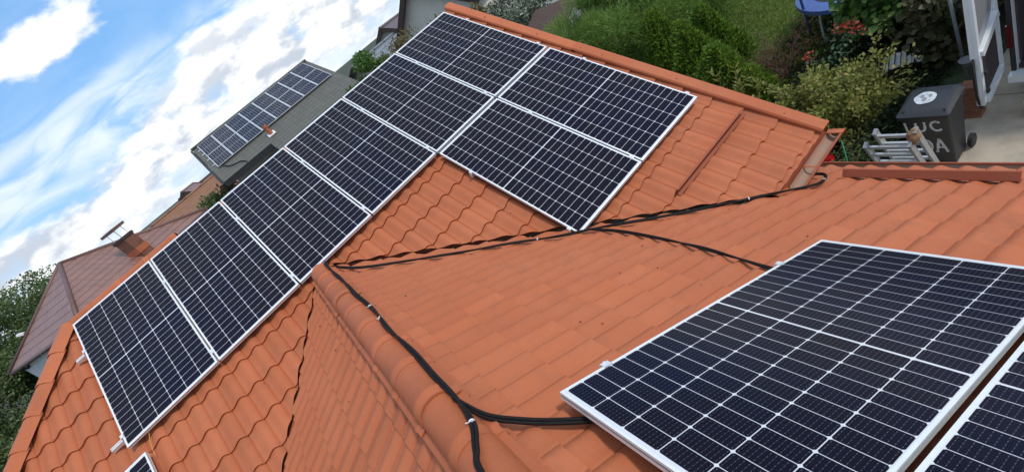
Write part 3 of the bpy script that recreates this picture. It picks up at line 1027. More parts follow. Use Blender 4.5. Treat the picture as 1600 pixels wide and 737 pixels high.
def slope_obj(name, pts, mat, parent, th=0.06, label=None):
    """roof face given by world points, eave edge first (p0->p1): its local x runs along the eave, y up the slope"""
    P = [Vector(p) for p in pts]
    ex = (P[1] - P[0]).normalized()
    nz = ex.cross(P[2] - P[0]).normalized()
    ey = nz.cross(ex)
    if nz.z < 0: nz = -nz
    M = Matrix(((ex.x, ey.x, nz.x, P[0].x), (ex.y, ey.y, nz.y, P[0].y), (ex.z, ey.z, nz.z, P[0].z), (0, 0, 0, 1)))
    Mi = M.inverted()
    m = MB(); m.prism([Mi @ p for p in P], (0, 0, -th))
    o = link(name, m.mesh(name, mat), parent, M)
    if label: o['label'] = label
    return o
def wall_prism(pts, h0, parent, mat, name='wall'):
    m = MB(); m.prism([(x, y, h0) for x, y, _ in pts], (0, 0, pts[0][2] - h0))
    return m.build(name, mat, parent)
def window(parent, c, ux, w_, h_, nout, mat='window_glass'):
    c = Vector(c); ux = Vector(ux).normalized(); nout = Vector(nout).normalized(); uz = Vector((0, 0, 1))
    f = MB()
    for sx, sz, ww, hh in ((0, h_ / 2, w_ + .12, .07), (0, -h_ / 2, w_ + .12, .07), (-w_ / 2, 0, .07, h_), (w_ / 2, 0, .07, h_), (0, 0, .05, h_)):
        Mx = Matrix((ux, nout, uz)).transposed()
        f.box(c + ux * sx + uz * sz + nout * 0.03, (ww, 0.06, hh), Mx)
    fo = f.build('window', 'white_render', parent)
    p = MB(); Mx = Matrix((ux, nout, uz)).transposed()
    p.box(c + nout * 0.012, (w_, 0.01, h_), Mx); p.build('pane', mat, fo)

# brown pyramid-roofed house on the left
bh = empty('neighbour_house', (-4.68, 17.98, GZ))
tag(bh, 'brown hip-roofed neighbour house with a brick chimney, beyond the left hip', 'house')
ap = Vector((-4.68, 17.98, 1.20)); cN = Vector((-4.48, 13.23, -0.70)); cL = Vector((-8.98, 18.18, -0.70)); cR_ = Vector((0.48, 17.73, -0.70))
cF = cL + (cR_ - cN)
for a, b in ((cL, cN), (cN, cR_), (cR_, cF), (cF, cL)):
    slope_obj('roof_slope', [a, b, ap], 'brown_metal_tile', bh)
for c in (cL, cN, cR_, cF):
    m = MB(); m.tube([ap + Vector((0, 0, -0.01)), c + Vector((0, 0, 0.0))], 0.085, 8)
    m.build('hip_cap', 'brown_metal', bh, smooth=True)
mid = (cL + cR_) / 2
wl = [mid + (c - mid) * 0.92 for c in (cL, cN, cR_, cF)]
wall_prism([(p.x, p.y, -0.78) for p in wl], GZ, bh, 'white_render')
sof = [mid + (c - mid) * 0.995 for c in (cL, cN, cR_, cF)]
m = MB(); m.prism([(p.x, p.y, -0.80) for p in sof], (0, 0, 0.02)); m.build('soffit', 'dark_wood', bh)
for a, b in ((cL, cN), (cN, cR_)):
    m = MB(); n_ = 60
    m.tube([a + Vector((0, 0, -0.06)), b + Vector((0, 0, -0.06))], 0.07, 8); m.build('gutter', 'brown_metal', bh, smooth=True)
dl = (wl[0] - mid).normalized()
m = MB(); pL = cL + (cN - cL) * 0.10
m.tube(smooth_path([pL + Vector((0, 0, -0.1)), pL + (mid - pL) * 0.06 + Vector((0, 0, -0.25)), pL + (mid - pL) * 0.135 + Vector((0, 0, -0.4)), pL + (mid - pL) * 0.135 + Vector((0, 0, -5.0))], 5), 0.05, 8)
m.build('downpipe', 'black_board', bh, smooth=True)
ndir = (cN - cL).normalized(); nout = Vector((ndir.y, -ndir.x, 0))
if nout.y > 0: nout = -nout
for f_ in (0.35, 0.72):
    c = wl[0] + (wl[1] - wl[0]) * f_; window(bh, (c.x, c.y, -1.75), ndir, 1.1, 1.2, nout)
# chimney with cowl
ch = MB(); cx, cy = -2.20, 16.20
rot = Matrix.Rotation(R(-43), 3, 'Z')
ch.box((cx, cy, 0.0), (0.62, 0.50, 1.05), rot); co = ch.build('chimney', 'brick_chimney', bh)
m = MB(); m.box((cx, cy, 0.46), (0.68, 0.56, 0.10), rot); m.build('chimney_rim', 'dark_wood', co)
m = MB(); m.box((cx, cy, -0.20), (0.66, 0.54, 0.24), rot); m.build('flashing', 'rust_flashing', co)
m = MB()
for sx in (-.24, .24):
    p = rot @ Vector((sx, -.18, 0)); q = rot @ Vector((sx, .18, 0))
    m.cyl((cx + p.x, cy + p.y, .5), (cx + p.x, cy + p.y, .86), .012, 6); m.cyl((cx + q.x, cy + q.y, .5), (cx + q.x, cy + q.y, .86), .012, 6)
m.build('cowl_posts', 'aluminium', co)
m = MB(); m.box((cx, cy, 0.90), (0.82, 0.60, 0.10), rot); m.build('cowl', 'brown_metal', co)
m = MB(); m.box(tuple(cL * 0.65 + ap * 0.35 + Vector((-0.1, 0.0, 0.16))), (0.22, 0.22, 0.08), Matrix.Rotation(R(30), 3, 'Y')); m.build('roof_vent', 'white_render', bh)

# grey house with its own solar array
PG = R(22.5)
gh = empty('neighbour_house', (6.4, 30.3, GZ))
tag(gh, 'olive-grey tiled neighbour house carrying two rows of solar panels', 'house')
gz = lambda y: 1.95 - (30.3 - y) * math.tan(PG)
slope_obj('roof_slope', [(1.59, 24.35, gz(24.35)), (4.95, 24.35, gz(24.35)), (4.95, 30.3, gz(30.3)), (1.59, 30.3, gz(30.3))], 'grey_tile', gh, 0.10)
slope_obj('roof_slope', [(4.951, 20.9, gz(20.9)), (11.20, 20.9, gz(20.9)), (11.20, 30.3, gz(30.3)), (4.951, 30.3, gz(30.3))], 'grey_tile', gh, 0.10)
slope_obj('roof_slope', [(11.20, 37.0, gz(30.3) - 6.7 * math.tan(PG)), (1.59, 37.0, gz(30.3) - 6.7 * math.tan(PG)), (1.59, 30.31, gz(30.3)), (11.20, 30.31, gz(30.3))], 'grey_tile', gh, 0.10)
m = MB(); m.bar((1.50, 24.2, gz(24.2) - 0.14), (1.50, 30.3, gz(30.3) - 0.14), 0.12, 0.34, up=(0, 0, 1)); m.bar((1.50, 36.8, gz(30.3) - 6.5 * math.tan(PG) - .14), (1.50, 30.3, gz(30.3) - 0.14), 0.12, 0.34)
m.build('verge_board', 'black_board', gh)
m = MB(); m.bar((1.6, 24.28, gz(24.28) - 0.16), (4.9, 24.28, gz(24.28) - 0.16), 0.10, 0.26); m.bar((4.97, 20.9, gz(20.9) - 0.15), (4.97, 24.3, gz(24.3) - 0.15), 0.08, 0.22)
m.build('fascia', 'black_board', gh)
m = MB(); m.tube([(1.55, 30.3, 2.0), (11.2, 30.3, 2.0)], 0.09, 8); m.build('ridge_cap', 'grey_tile', gh, smooth=True)
m = MB(); m.prism([(2.2, 25.2, GZ), (2.2, 35.6, GZ), (2.2, 35.6, -0.75), (2.2, 30.3, 1.55), (2.2, 25.2, -0.60)], (8.4, 0, 0)); m.build('wall', 'white_render', gh)
m = MB(); m.box((7.9, 23.6, (GZ - 2.2) / 2), (5.4, 4.6, 3.4)); m.build('wall', 'white_render', gh)
# lower dark porch roof seen beneath the notch
slope_obj('porch_roof', [(1.2, 21.6, -2.0), (4.9, 21.6, -2.0), (4.9, 25.0, -1.05), (1.2, 25.0, -1.05)], 'dark_brown_tile', gh, 0.10)
window(gh, (1.0 + 1.19, 27.6, -1.6), (0, 1, 0), 1.0, 1.2, (-1, 0, 0))
m = MB(); m.tube([(5.45, 25.1, gz(25.1)), (5.45, 25.1, gz(25.1) + 0.55)], 0.13, 12); m.tube([(5.45, 25.1, gz(25.1) + 0.50), (5.45, 25.1, gz(25.1) + 0.66)], 0.17, 12)
po = m.build('vent_pipe', 'rust_flashing', gh, smooth=True, auto=40)
m = MB(); m.box((5.45, 25.1, gz(25.1) + 0.05), (0.50, 0.50, 0.05), Matrix.Rotation(PG, 3, 'X')); m.build('collar', 'white_render', po)
# panels
FW, FL = 1.085, 2.16
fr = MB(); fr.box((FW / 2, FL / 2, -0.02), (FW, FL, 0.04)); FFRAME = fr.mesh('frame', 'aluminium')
fc = MB()
for a in range(6):
    for b in range(10):
        x0 = 0.035 + a * (FW - 0.07) / 6; x1 = x0 + (FW - 0.07) / 6 - 0.008
        y0 = 0.035 + b * (FL - 0.07) / 10 + (0.0 if b < 5 else 0.02); y1 = y0 + (FL - 0.09) / 10 - 0.012
        fc.add([(x0, y0, 0.004), (x1, y0, 0.004), (x1, y1, 0.004), (x0, y1, 0.004)], [(0, 1, 2, 3)])
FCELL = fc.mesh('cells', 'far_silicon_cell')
for r_ in range(2):
    for c_ in range(8):
        yy = 30.0 - r_ * (FL + 0.04) * math.cos(PG)
        O = Vector((1.98 + c_ * 1.11 + FW, yy, gz(yy) + 0.14))
        M = frame_matrix(O, Vector((-1, 0, 0)), Vector((0, -math.cos(PG), -math.sin(PG))))
        p = empty('solar_module', M=M)
        tag(p, 'distant solar panel on the grey roof, %s row, %s from the left gable' % (['ridge', 'lower'][r_], ['first', 'second', 'third', 'fourth', 'fifth', 'sixth', 'seventh', 'eighth'][c_]), 'solar panel', 'solar panels on the grey neighbour roof')
        link('frame', FFRAME, p, local=True)
        tag(link('cells', FCELL, p, local=True), kind='stuff')
for yy in (29.4, 28.6, 27.6, 26.6):
    m = MB(); m.bar((1.80, yy, gz(yy) + 0.09), (2.3, yy, gz(yy) + 0.09), 0.04, 0.04)
    m.build('rail_end', 'aluminium', gh)
m = MB(); m.tube(smooth_path([(2.2, 25.9, gz(25.9) + .1), (2.5, 25.3, gz(25.3) + .05), (3.1, 24.9, gz(24.9) + .05), (3.3, 24.4, gz(24.4) + .05)], 6), 0.03, 6); m.build('cable', 'black_conduit', gh)

def gable_house(name, label, c, L, Wd, ang, eave, ridge, roofmat, wallmat, over=0.4, verge='dark_wood', windows=()):
    """ridge along local x (rotated by ang), centre c=(x,y)"""
    root = empty(name, (c[0], c[1], GZ))
    tag(root, label, 'house')
    Rz = Matrix.Rotation(R(ang), 3, 'Z')
    def W(x, y, z):
        p = Rz @ Vector((x, y, 0)); return Vector((c[0] + p.x, c[1] + p.y, z))
    l, w_ = L / 2, Wd / 2
    sl = (ridge - eave) / w_
    for sg in (-1, 1):
        a, b = W(-l - over, sg * (w_ + over), eave - over * sl), W(l + over, sg * (w_ + over), eave - over * sl)
        r0, r1 = W(-l - over, 0, ridge), W(l + over, 0, ridge)
        pts = [a, b, r1, r0] if sg < 0 else [b, a, r0, r1]
        slope_obj('roof_slope', pts, roofmat, root, 0.12)
    m = MB()
    m.prism([W(-l, -w_, GZ), W(-l, w_, GZ), W(-l, w_, eave - .14), W(-l, 0, ridge - .16), W(-l, -w_, eave - .14)], W(l, 0, 0) - W(-l, 0, 0))
    m.build('wall', wallmat, root)
    for e in (-1, 1):
        m = MB()
        for sg in (-1, 1):
            m.bar(W(e * (l + over + .03), sg * (w_ + over), eave - over * sl - .06), W(e * (l + over + .03), 0, ridge - .06), 0.06, 0.26)
        m.build('verge_board', verge, root)
    m = MB(); m.tube([W(-l - over, 0, ridge + .02), W(l + over, 0, ridge + .02)], .10, 8); m.build('ridge_cap', roofmat, root)
    for (e, off, z, ww, hh) in windows:
        p = W(e * l, off, z); n_ = Rz @ Vector((e, 0, 0)); window(root, p + n_ * 0.0, Rz @ Vector((0, 1, 0)), ww, hh, n_)
    return root
gable_house('far_house', 'rust-brown long roof between the brown hip roof and the grey house', (-2.2, 43.5), 10.0, 7.0, 12, -2.3, -0.05, 'rust_tile', 'cream_render')
gable_house('far_house', 'small brown dormered roof just behind the rust-brown one', (-2.0, 52.5), 5.0, 5.0, 80, -1.4, 0.55, 'brown_metal_tile', 'cream_render')
gable_house('far_house', 'far dark brown roof beside the left gable of the grey house', (1.6, 66.0), 12.0, 8.0, 4, -2.6, 0.2, 'dark_brown_tile', 'white_render')
gable_house('far_house', 'far brown roof low on the skyline behind the rust-brown roof', (-8.0, 58.0), 9.0, 8.0, -8, -2.4, -0.1, 'dark_brown_tile', 'white_render')
gable_house('far_house', 'purple-brown gabled house on the skyline above the ridge panels', (18.6, 31.0), 9.0, 6.5, 55, -1.9, 0.55, 'dark_brown_tile', 'grey_render')
gable_house('near_house', 'grey-walled gable house with dark brown verge boards at the top edge', (16.5, 19.0), 5.0, 5.0, 40, -0.9, 1.25, 'dark_brown_tile', 'grey_render', windows=((-1, 1.3, -2.2, 1.0, 1.2),))
gable_house('garden_shed', 'low slate-grey sheet-roofed outbuilding behind the green tree', (14.4, 25.8), 5.0, 4.0, 25, -1.2, -0.2, 'slate_sheet', 'grey_render')

# ------------------------------------------------------------------ vegetation
def quick_mesh(name, V, F4, mats):
    me = bpy.data.meshes.new(name)
    nv, nf = len(V), len(F4)
    me.vertices.add(nv); me.loops.add(nf * 4); me.polygons.add(nf)
    me.vertices.foreach_set('co', np.asarray(V, dtype=np.float32).ravel())
    me.loops.foreach_set('vertex_index', np.asarray(F4, dtype=np.int32).ravel())
    me.polygons.foreach_set('loop_start', np.arange(0, nf * 4, 4, dtype=np.int32))
    me.polygons.foreach_set('loop_total', np.full(nf, 4, dtype=np.int32))
    for m in (mats if isinstance(mats, (list, tuple)) else [mats]):
        me.materials.append(MAT[m])
    me.update(calc_edges=True)
    return me
def unit(v):
    return v / np.maximum(np.linalg.norm(v, axis=1, keepdims=True), 1e-9)
def leaves(P, D, N, ln, wd):
    """leaf quads: P base points, D direction, N normal; ln, wd arrays. A leaf is a kite bent a little at its middle."""
    n = len(P)
    D = unit(D); S = unit(np.cross(D, N)); N = np.cross(S, D)
    ln = np.asarray(ln).reshape(-1, 1) * np.ones((n, 1)); wd = np.asarray(wd).reshape(-1, 1) * np.ones((n, 1))
    V = np.empty((n, 4, 3))
    V[:, 0] = P
    V[:, 1] = P + D * ln * 0.45 + S * wd * 0.5 + N * wd * 0.12
    V[:, 2] = P + D * ln
    V[:, 3] = P + D * ln * 0.45 - S * wd * 0.5 + N * wd * 0.12
    F = np.arange(n * 4).reshape(n, 4)
    return V.reshape(-1, 3), F
def broad(P, D, N, ln, wd):
    """broad leaf of two halves folded along the midrib, with a shoulder and a pointed tip"""
    n = len(P)
    D = unit(D); S = unit(np.cross(D, N)); N = np.cross(S, D)
    ln = np.asarray(ln).reshape(-1, 1) * np.ones((n, 1)); wd = np.asarray(wd).reshape(-1, 1) * np.ones((n, 1))
    V = np.empty((n, 6, 3))
    V[:, 0] = P
    V[:, 1] = P + D * ln * 0.30 + S * wd * 0.46 + N * wd * 0.14
    V[:, 2] = P + D * ln * 0.68 + S * wd * 0.36 + N * wd * 0.10
    V[:, 3] = P + D * ln - N * wd * 0.08
    V[:, 4] = P + D * ln * 0.68 - S * wd * 0.36 + N * wd * 0.10
    V[:, 5] = P + D * ln * 0.30 - S * wd * 0.46 + N * wd * 0.14
    b = (np.arange(n) * 6)[:, None]
    F = np.concatenate([b + np.array([[0, 1, 2, 3]]), b + np.array([[0, 3, 4, 5]])], 0)
    return V.reshape(-1, 3), F
def rnd_dir(n, up=0.0):
    d = rng.normal(size=(n, 3)); d[:, 2] += up
    return unit(d)
def crown_points(n, c, r, lobes, lobe_r, seed):
    """points gathered in clumps over an ellipsoid"""
    g = np.random.default_rng(seed)
    d = unit(g.normal(size=(lobes, 3))) * (0.35 + 0.65 * g.random((lobes, 1)) ** 0.5)
    cen = np.array(c) + d * np.array(r)
    k = g.integers(0, lobes, n)
    rr = lobe_r * (0.6 + 0.8 * g.random(lobes))
    q = unit(g.normal(size=(n, 3))) * (g.random((n, 1)) ** 0.45) * rr[k][:, None]
    q[:, 2] *= 0.75
    return cen[k] + q, unit(q + 1e-6), cen
def limbs(base, cen, r0, bend=0.3, seed=0, n=10):
    g = random.Random(seed)
    m = MB()
    base = Vector(base)
    top = Vector(np.mean(cen, axis=0))
    fork = base + (top - base) * 0.45
    m.tube([base, base + (fork - base) * 0.5 + Vector((g.uniform(-.1, .1), g.uniform(-.1, .1), 0)), fork], r0, 8, r1=r0 * 0.7)
    for c in list(cen)[:n]:
        c = Vector(c)
        mid_ = fork + (c - fork) * 0.5 + Vector((g.uniform(-bend, bend), g.uniform(-bend, bend), bend * 0.5)) * (c - fork).length * 0.3
        m.tube([fork - (fork - base) * 0.05, mid_, c], r0 * 0.45, 6, r1=r0 * 0.10)
    return m
material('bark', (0.09, 0.065, 0.045), 0.9, base2=(0.05, 0.04, 0.03), scale=12, bump=0.5, bscale=40)
def leafmat(name, cols, trans=0.35, rough=0.5):
    return material(name, rough=rough, island=cols, trans=trans, spec=0.35)
leafmat('leaf_tree', [(0.05, 0.09, 0.025), (0.09, 0.145, 0.04), (0.14, 0.20, 0.065), (0.27, 0.30, 0.17)], 0.45)
leafmat('leaf_bright', [(0.05, 0.12, 0.02), (0.085, 0.17, 0.03), (0.12, 0.20, 0.05)])
leafmat('leaf_olive', [(0.09, 0.085, 0.02), (0.14, 0.12, 0.035), (0.18, 0.13, 0.06), (0.10, 0.075, 0.03)])
leafmat('leaf_yellowgreen', [(0.12, 0.15, 0.02), (0.21, 0.23, 0.04), (0.28, 0.30, 0.08), (0.36, 0.31, 0.09), (0.14, 0.18, 0.03)], 0.4)
leafmat('leaf_variegated', [(0.03, 0.06, 0.03), (0.05, 0.09, 0.05), (0.45, 0.46, 0.36), (0.06, 0.10, 0.05), (0.55, 0.55, 0.45)])
leafmat('leaf_thuja', [(0.05, 0.11, 0.015), (0.11, 0.20, 0.025), (0.17, 0.28, 0.035), (0.29, 0.38, 0.06)], 0.5)
leafmat('leaf_feather', [(0.11, 0.21, 0.035), (0.16, 0.28, 0.05), (0.22, 0.34, 0.08), (0.29, 0.35, 0.10)], 0.5)
leafmat('leaf_vine', [(0.03, 0.04, 0.014), (0.06, 0.065, 0.025), (0.14, 0.12, 0.06), (0.05, 0.055, 0.02)])
leafmat('leaf_rust', [(0.10, 0.035, 0.022), (0.16, 0.05, 0.03), (0.06, 0.035, 0.02), (0.09, 0.06, 0.03)])
leafmat('petal_red', [(0.34, 0.05, 0.03), (0.42, 0.11, 0.07), (0.26, 0.03, 0.025)], 0.25)
leafmat('petal_crimson', [(0.55, 0.012, 0.02), (0.65, 0.02, 0.03)], 0.2)
leafmat('leaf_rose', [(0.04, 0.09, 0.03), (0.07, 0.13, 0.06), (0.10, 0.17, 0.08)])
leafmat('grass_blade', [(0.09, 0.16, 0.02), (0.14, 0.21, 0.03), (0.19, 0.25, 0.045), (0.24, 0.25, 0.07)], 0.4)
leafmat('leaf_shaded', [(0.012, 0.02, 0.008), (0.02, 0.032, 0.012), (0.035, 0.05, 0.018)])  # shade of the garden bed put into the leaf colour

def plant(name, label, cat, base, c, r, n, ln, wd, mat, lobes=40, lobe_r=0.5, seed=1, trunk=0.08, group=None, up=0.3, stems=None, crown='crown', stemname='trunk'):
    root = empty(name, base)
    tag(root, label, cat, group)
    P, out, cen = crown_points(n, c, r, lobes, lobe_r, seed)
    D = unit(out * 0.6 + rng.normal(size=(n, 3)) * 0.7)
    N = unit(rng.normal(size=(n, 3)) * 0.8 + np.array([0, 0, 0.9 + up]))
    s = 0.65 + 0.7 * rng.random((n, 1))
    V, F = broad(P, D, N, ln * s, wd * s)
    tag(link(crown, quick_mesh(crown, V, F, mat), root), kind='stuff')
    m = limbs(base, cen, trunk, seed=seed, n=stems or 14)
    m.build(stemname, 'bark', root, smooth=True)
    return root
# trees at the left edge
for i, (x, y_, ztop, rad, lab) in enumerate([
        (-9.6, 25.5, 1.75, 3.0, 'leafy tree whose crown tops the skyline behind the brown hip roof'),
        (-13.2, 22.5, 0.9, 3.2, 'dense green tree left of the brown roof corner'),
        (-12.0, 14.6, -1.2, 2.6, 'dense green tree at the left edge below the brown eave'),
        (-10.0, 8.8, -2.7, 2.4, 'low bushy tree at the lower left edge beside the hip')]):
    plant('garden_tree', lab, 'tree', (x, y_, GZ), (x, y_, ztop - rad * 0.9), (rad, rad, rad * 1.05), 38000, 0.135, 0.085, 'leaf_tree', 150, 0.70, 20 + i, 0.16, 'trees at the left edge')
plant('garden_tree', 'dark green low tree under the brown eave', 'tree', (-10.6, 12.0, GZ), (-10.6, 12.0, -4.4), (2.2, 2.2, 1.3), 9000, 0.16, 0.10, 'leaf_tree', 50, 0.7, 31, 0.12, 'trees at the left edge')
plant('garden_tree', 'small bright green tree rising behind the ridge panels', 'tree', (10.75, 18.9, GZ), (10.4, 18.9, -1.5), (1.7, 1.4, 1.6), 10000, 0.16, 0.11, 'leaf_bright', 40, 0.5, 40, 0.09)
plant('shrub', 'tall olive-brown shrub behind the ridge by the grey gable', 'shrub', (9.2, 9.6, GZ), (9.9, 9.9, -1.35), (1.4, 2.4, 1.2), 10000, 0.11, 0.045, 'leaf_olive', 46, 0.45, 41, 0.06)
plant('shrub', 'yellow-green shrub at the top edge behind the gable corner', 'shrub', (11.7, 9.9, GZ), (11.8, 9.9, -1.75), (0.9, 1.1, 1.2), 7000, 0.11, 0.06, 'leaf_olive', 36, 0.4, 42, 0.06)
plant('garden_tree', 'far bushy tree in front of the rust-brown roof', 'tree', (-0.2, 31.0, GZ), (-0.2, 31.0, -2.5), (1.9, 1.5, 1.5), 4000, 0.22, 0.14, 'leaf_tree', 30, 0.6, 43, 0.12)
plant('garden_tree', 'far olive tree beside the left gable of the grey house', 'tree', (0.8, 33.5, GZ), (0.9, 33.5, -2.4), (1.6, 1.5, 1.4), 3500, 0.22, 0.14, 'leaf_olive', 30, 0.6, 44, 0.12)
plant('shrub', 'dark shrub with white-edged leaves beyond the gable verge', 'shrub', (17.0, 14.6, GZ), (17.0, 14.4, -3.2), (1.4, 2.0, 2.1), 11000, 0.15, 0.085, 'leaf_variegated', 50, 0.55, 45, 0.08)

# feathery shrubs: long thin drooping sprays
def feathery(label, base, c, r, n, seed, mat='leaf_feather'):
    root = empty('feathery_shrub', base)
    tag(root, label, 'shrub', 'feathery shrubs beyond the gable')
    P, out, cen = crown_points(n, c, r, 60, 0.55, seed)
    plume = unit(out * 0.8 + np.array([0, 0, 0.5]) + rng.normal(size=(n, 3)) * 0.45)
    N = rnd_dir(n)
    V, F = leaves(P, plume, N, 0.12 + 0.24 * rng.random((n, 1)), 0.013 + 0.014 * rng.random((n, 1)))
    tag(link('crown', quick_mesh('crown', V, F, mat), root), kind='stuff')
    limbs(base, cen, 0.07, seed=seed, n=18).build('trunk', 'bark', root, smooth=True)
feathery('large feathery green shrub just past the upper gable verge', (14.4, 5.3, GZ), (14.3, 5.3, -4.0), (2.0, 2.0, 1.85), 60000, 50)
feathery('feathery green shrub behind the clipped conifers', (15.4, 4.4, GZ), (15.3, 4.4, -4.5), (1.8, 2.2, 1.4), 40000, 51)
feathery('smaller feathery shrub at the top edge beside the lawn', (17.5, 7.0, GZ), (17.5, 7.0, -4.6), (1.5, 1.6, 1.2), 16000, 52)

# clipped conifers
def conifer(label, x, y_, top, rad, n, seed):
    root = empty('thuja_tree', (x, y_, GZ))
    tag(root, label, 'tree', 'clipped conifers beyond the verge')
    g = np.random.default_rng(seed)
    h = top - GZ - 0.1
    u = 1 - np.sqrt(g.random(n))
    th = g.random(n) * 2 * np.pi
    lump = 1 + 0.16 * np.sin(3 * th + 5 * u + seed) + 0.12 * np.sin(7 * th - 11 * u)
    rr = rad * (1 - u) ** 0.75 * lump * (0.72 + 0.33 * g.random(n))
    P = np.stack([x + rr * np.cos(th), y_ + rr * np.sin(th), GZ + 0.1 + u * h], 1)
    out = np.stack([np.cos(th), np.sin(th), np.zeros(n)], 1)
    D = unit(out * 0.55 + np.array([0, 0, 0.75]) + g.normal(size=(n, 3)) * 0.35)
    N = unit(g.normal(size=(n, 3)))
    V, F = leaves(P, D, N, 0.06 + 0.11 * g.random((n, 1)), 0.03 + 0.035 * g.random((n, 1)))
    tag(link('crown', quick_mesh('crown', V, F, 'leaf_thuja'), root), kind='stuff')
    m = MB(); m.tube([(x, y_, GZ), (x, y_, GZ + h * 0.9)], 0.05, 8, r1=0.01); m.build('trunk', 'bark', root, smooth=True)
conifer('clipped conifer, uppermost of the four along the verge', 13.4, 3.2, -3.55, 0.85, 13000, 1)
conifer('clipped conifer, second down the verge', 12.2, 1.35, -3.62, 0.80, 13000, 2)
conifer('clipped conifer, set back behind the second', 13.2, 1.45, -3.75, 0.75, 11000, 3)
conifer('clipped conifer, lowest and nearest to the yellow-green bush', 11.35, 0.05, -4.0, 0.85, 13000, 4)

# leafy upright plants built stem by stem
def stemmed(name, label, cat, base, tips, ln, wd, mat, per, spread=0.05, leafname='foliage', r=0.008, group=None, sag=0.1, flowers=None):
    root = empty(name, base)
    tag(root, label, cat, group)
    m = MB()
    PP, DD = [], []
    b = Vector(base)
    for k, t_ in enumerate(tips):
        t_ = Vector(t_)
        midp = b.lerp(t_, 0.55) + Vector((random.uniform(-.12, .12), random.uniform(-.12, .12), sag))
        path = smooth_path([b + Vector((random.uniform(-.06, .06), random.uniform(-.06, .06), 0)), midp, t_], 6)
        m.tube(path, r, 6, r1=r * 0.4)
        n = per
        for i in range(n):
            u = 0.25 + 0.75 * i / n
            j = min(int(u * (len(path) - 1)), len(path) - 2)
            p = path[j].lerp(path[j + 1], u * (len(path) - 1) - j)
            d = (path[j + 1] - path[j]).normalized()
            PP.append(p + Vector((random.gauss(0, spread), random.gauss(0, spread), random.gauss(0, spread))))
            a = random.uniform(0, 6.28)
            DD.append(d * 0.5 + Vector((math.cos(a), math.sin(a), 0.25)))
    m.build('stem', 'bark' if name != 'rose_bush' else 'leaf_rose', root, smooth=True)
    PP = np.array(PP); DD = np.array(DD); n = len(PP)
    s = 0.7 + 0.6 * rng.random((n, 1))
    V, F = broad(PP, DD, unit(rng.normal(size=(n, 3)) * 0.5 + np.array([0, 0, 1.0])), ln * s, wd * s)
    tag(link(leafname, quick_mesh(leafname, V, F, mat), root), kind='stuff')
    for fl in flowers or ():
        c, rad, fm, cnt = fl
        g = rng.normal(size=(cnt, 3)); g = unit(g)
        Pf = np.array(c) + g * rad * rng.random((cnt, 1)) ** 0.4
        V, F = leaves(Pf, unit(g + np.array([0, 0, 0.6])), rnd_dir(cnt, 0.5), rad * (0.45 + 0.3 * rng.random((cnt, 1))), rad * (0.45 + 0.3 * rng.random((cnt, 1))))
        tag(link('bloom', quick_mesh('bloom', V, F, fm), root), kind='stuff')
    return root
tips = [(11.0 + random.uniform(-.35, .35), -0.45 + random.uniform(-.35, .35), -4.8 + random.uniform(-.4, .45)) for _ in range(16)]
stemmed('leafy_plant', 'pale green long-leaved plant at the foot of the lowest conifer', 'plant', (11.0, -0.5, GZ), tips, 0.17, 0.065, 'leaf_yellowgreen', 22, 0.03)
# yellow-green bush
yb = plant('garden_bush', 'big yellow-green bush beside the gable corner and the ladder', 'bush', (10.0, -2.75, GZ), (10.0, -2.72, -5.0), (0.75, 0.95, 0.62), 6500, 0.062, 0.045, 'leaf_yellowgreen', 80, 0.20, 60, 0.03, crown='crown', stemname='branches', stems=20)
tips = [(10.0 + random.gauss(0, .5), -2.7 + random.gauss(0, .55), -4.5 + random.uniform(-.35, .3)) for _ in range(22)] + [(10.5, -3.52, -3.95), (10.35, -3.35, -4.25), (10.6, -3.75, -4.6), (10.3, -3.95, -4.75), (10.1, -3.3, -4.4), (10.2, -2.3, -4.35), (9.7, -1.6, -4.7), (10.1, -1.3, -4.75)]
stemmed('garden_bush', 'tall yellow-green shoots rising out of the big bush', 'bush', (10.0, -2.95, GZ), tips, 0.07, 0.042, 'leaf_yellowgreen', 60, 0.045)
# roses
tips = [(11.15, -2.0, -4.65), (11.0, -2.8, -4.12), (11.05, -2.55, -4.45), (10.9, -2.3, -4.8), (11.1, -2.15, -4.75), (10.95, -2.7, -4.5)]
stemmed('rose_bush', 'leggy rose bush with orange-red blooms behind the yellow-green bush', 'rose bush', (11.0, -2.4, GZ), tips, 0.07, 0.05, 'leaf_rose', 40, 0.06,
        flowers=[((11.15, -1.98, -4.62), 0.09, 'petal_red', 30), ((11.0, -2.85, -4.08), 0.11, 'petal_red', 40), ((11.02, -2.65, -4.12), 0.08, 'petal_red', 22), ((11.0, -2.95, -4.20), 0.08, 'petal_red', 22)])
stemmed('flower', 'single bright red bloom just beyond the lower gutter', 'flower', (8.4, -3.43, GZ), [(8.4, -3.43, -4.85), (8.3, -3.6, -5.2), (8.5, -3.3, -5.1)], 0.09, 0.03, 'leaf_rose', 14, 0.03,
        flowers=[((8.4, -3.43, -4.80), 0.075, 'petal_crimson', 90)])
tips = [(12.6 + random.uniform(-1.0, 1.0), -0.4 + random.uniform(-.7, .7), -5.25 + random.uniform(-.2, .35)) for _ in range(26)]
stemmed('shrub', 'low rusty-red twiggy shrub at the edge of the lawn', 'shrub', (12.5, -0.4, GZ), tips, 0.10, 0.012, 'leaf_rust', 90, 0.10)
# ground plants in the dark bed
tips = [(9.3 + random.uniform(-.7, .7), -3.3 + random.uniform(-.5, .3), -5.45 + random.uniform(-.1, .25)) for _ in range(30)]
stemmed('bed_plant', 'loose grassy plants in the bed by the ladder', 'plant', (9.3, -3.3, GZ), tips, 0.10, 0.02, 'leaf_tree', 18, 0.08)
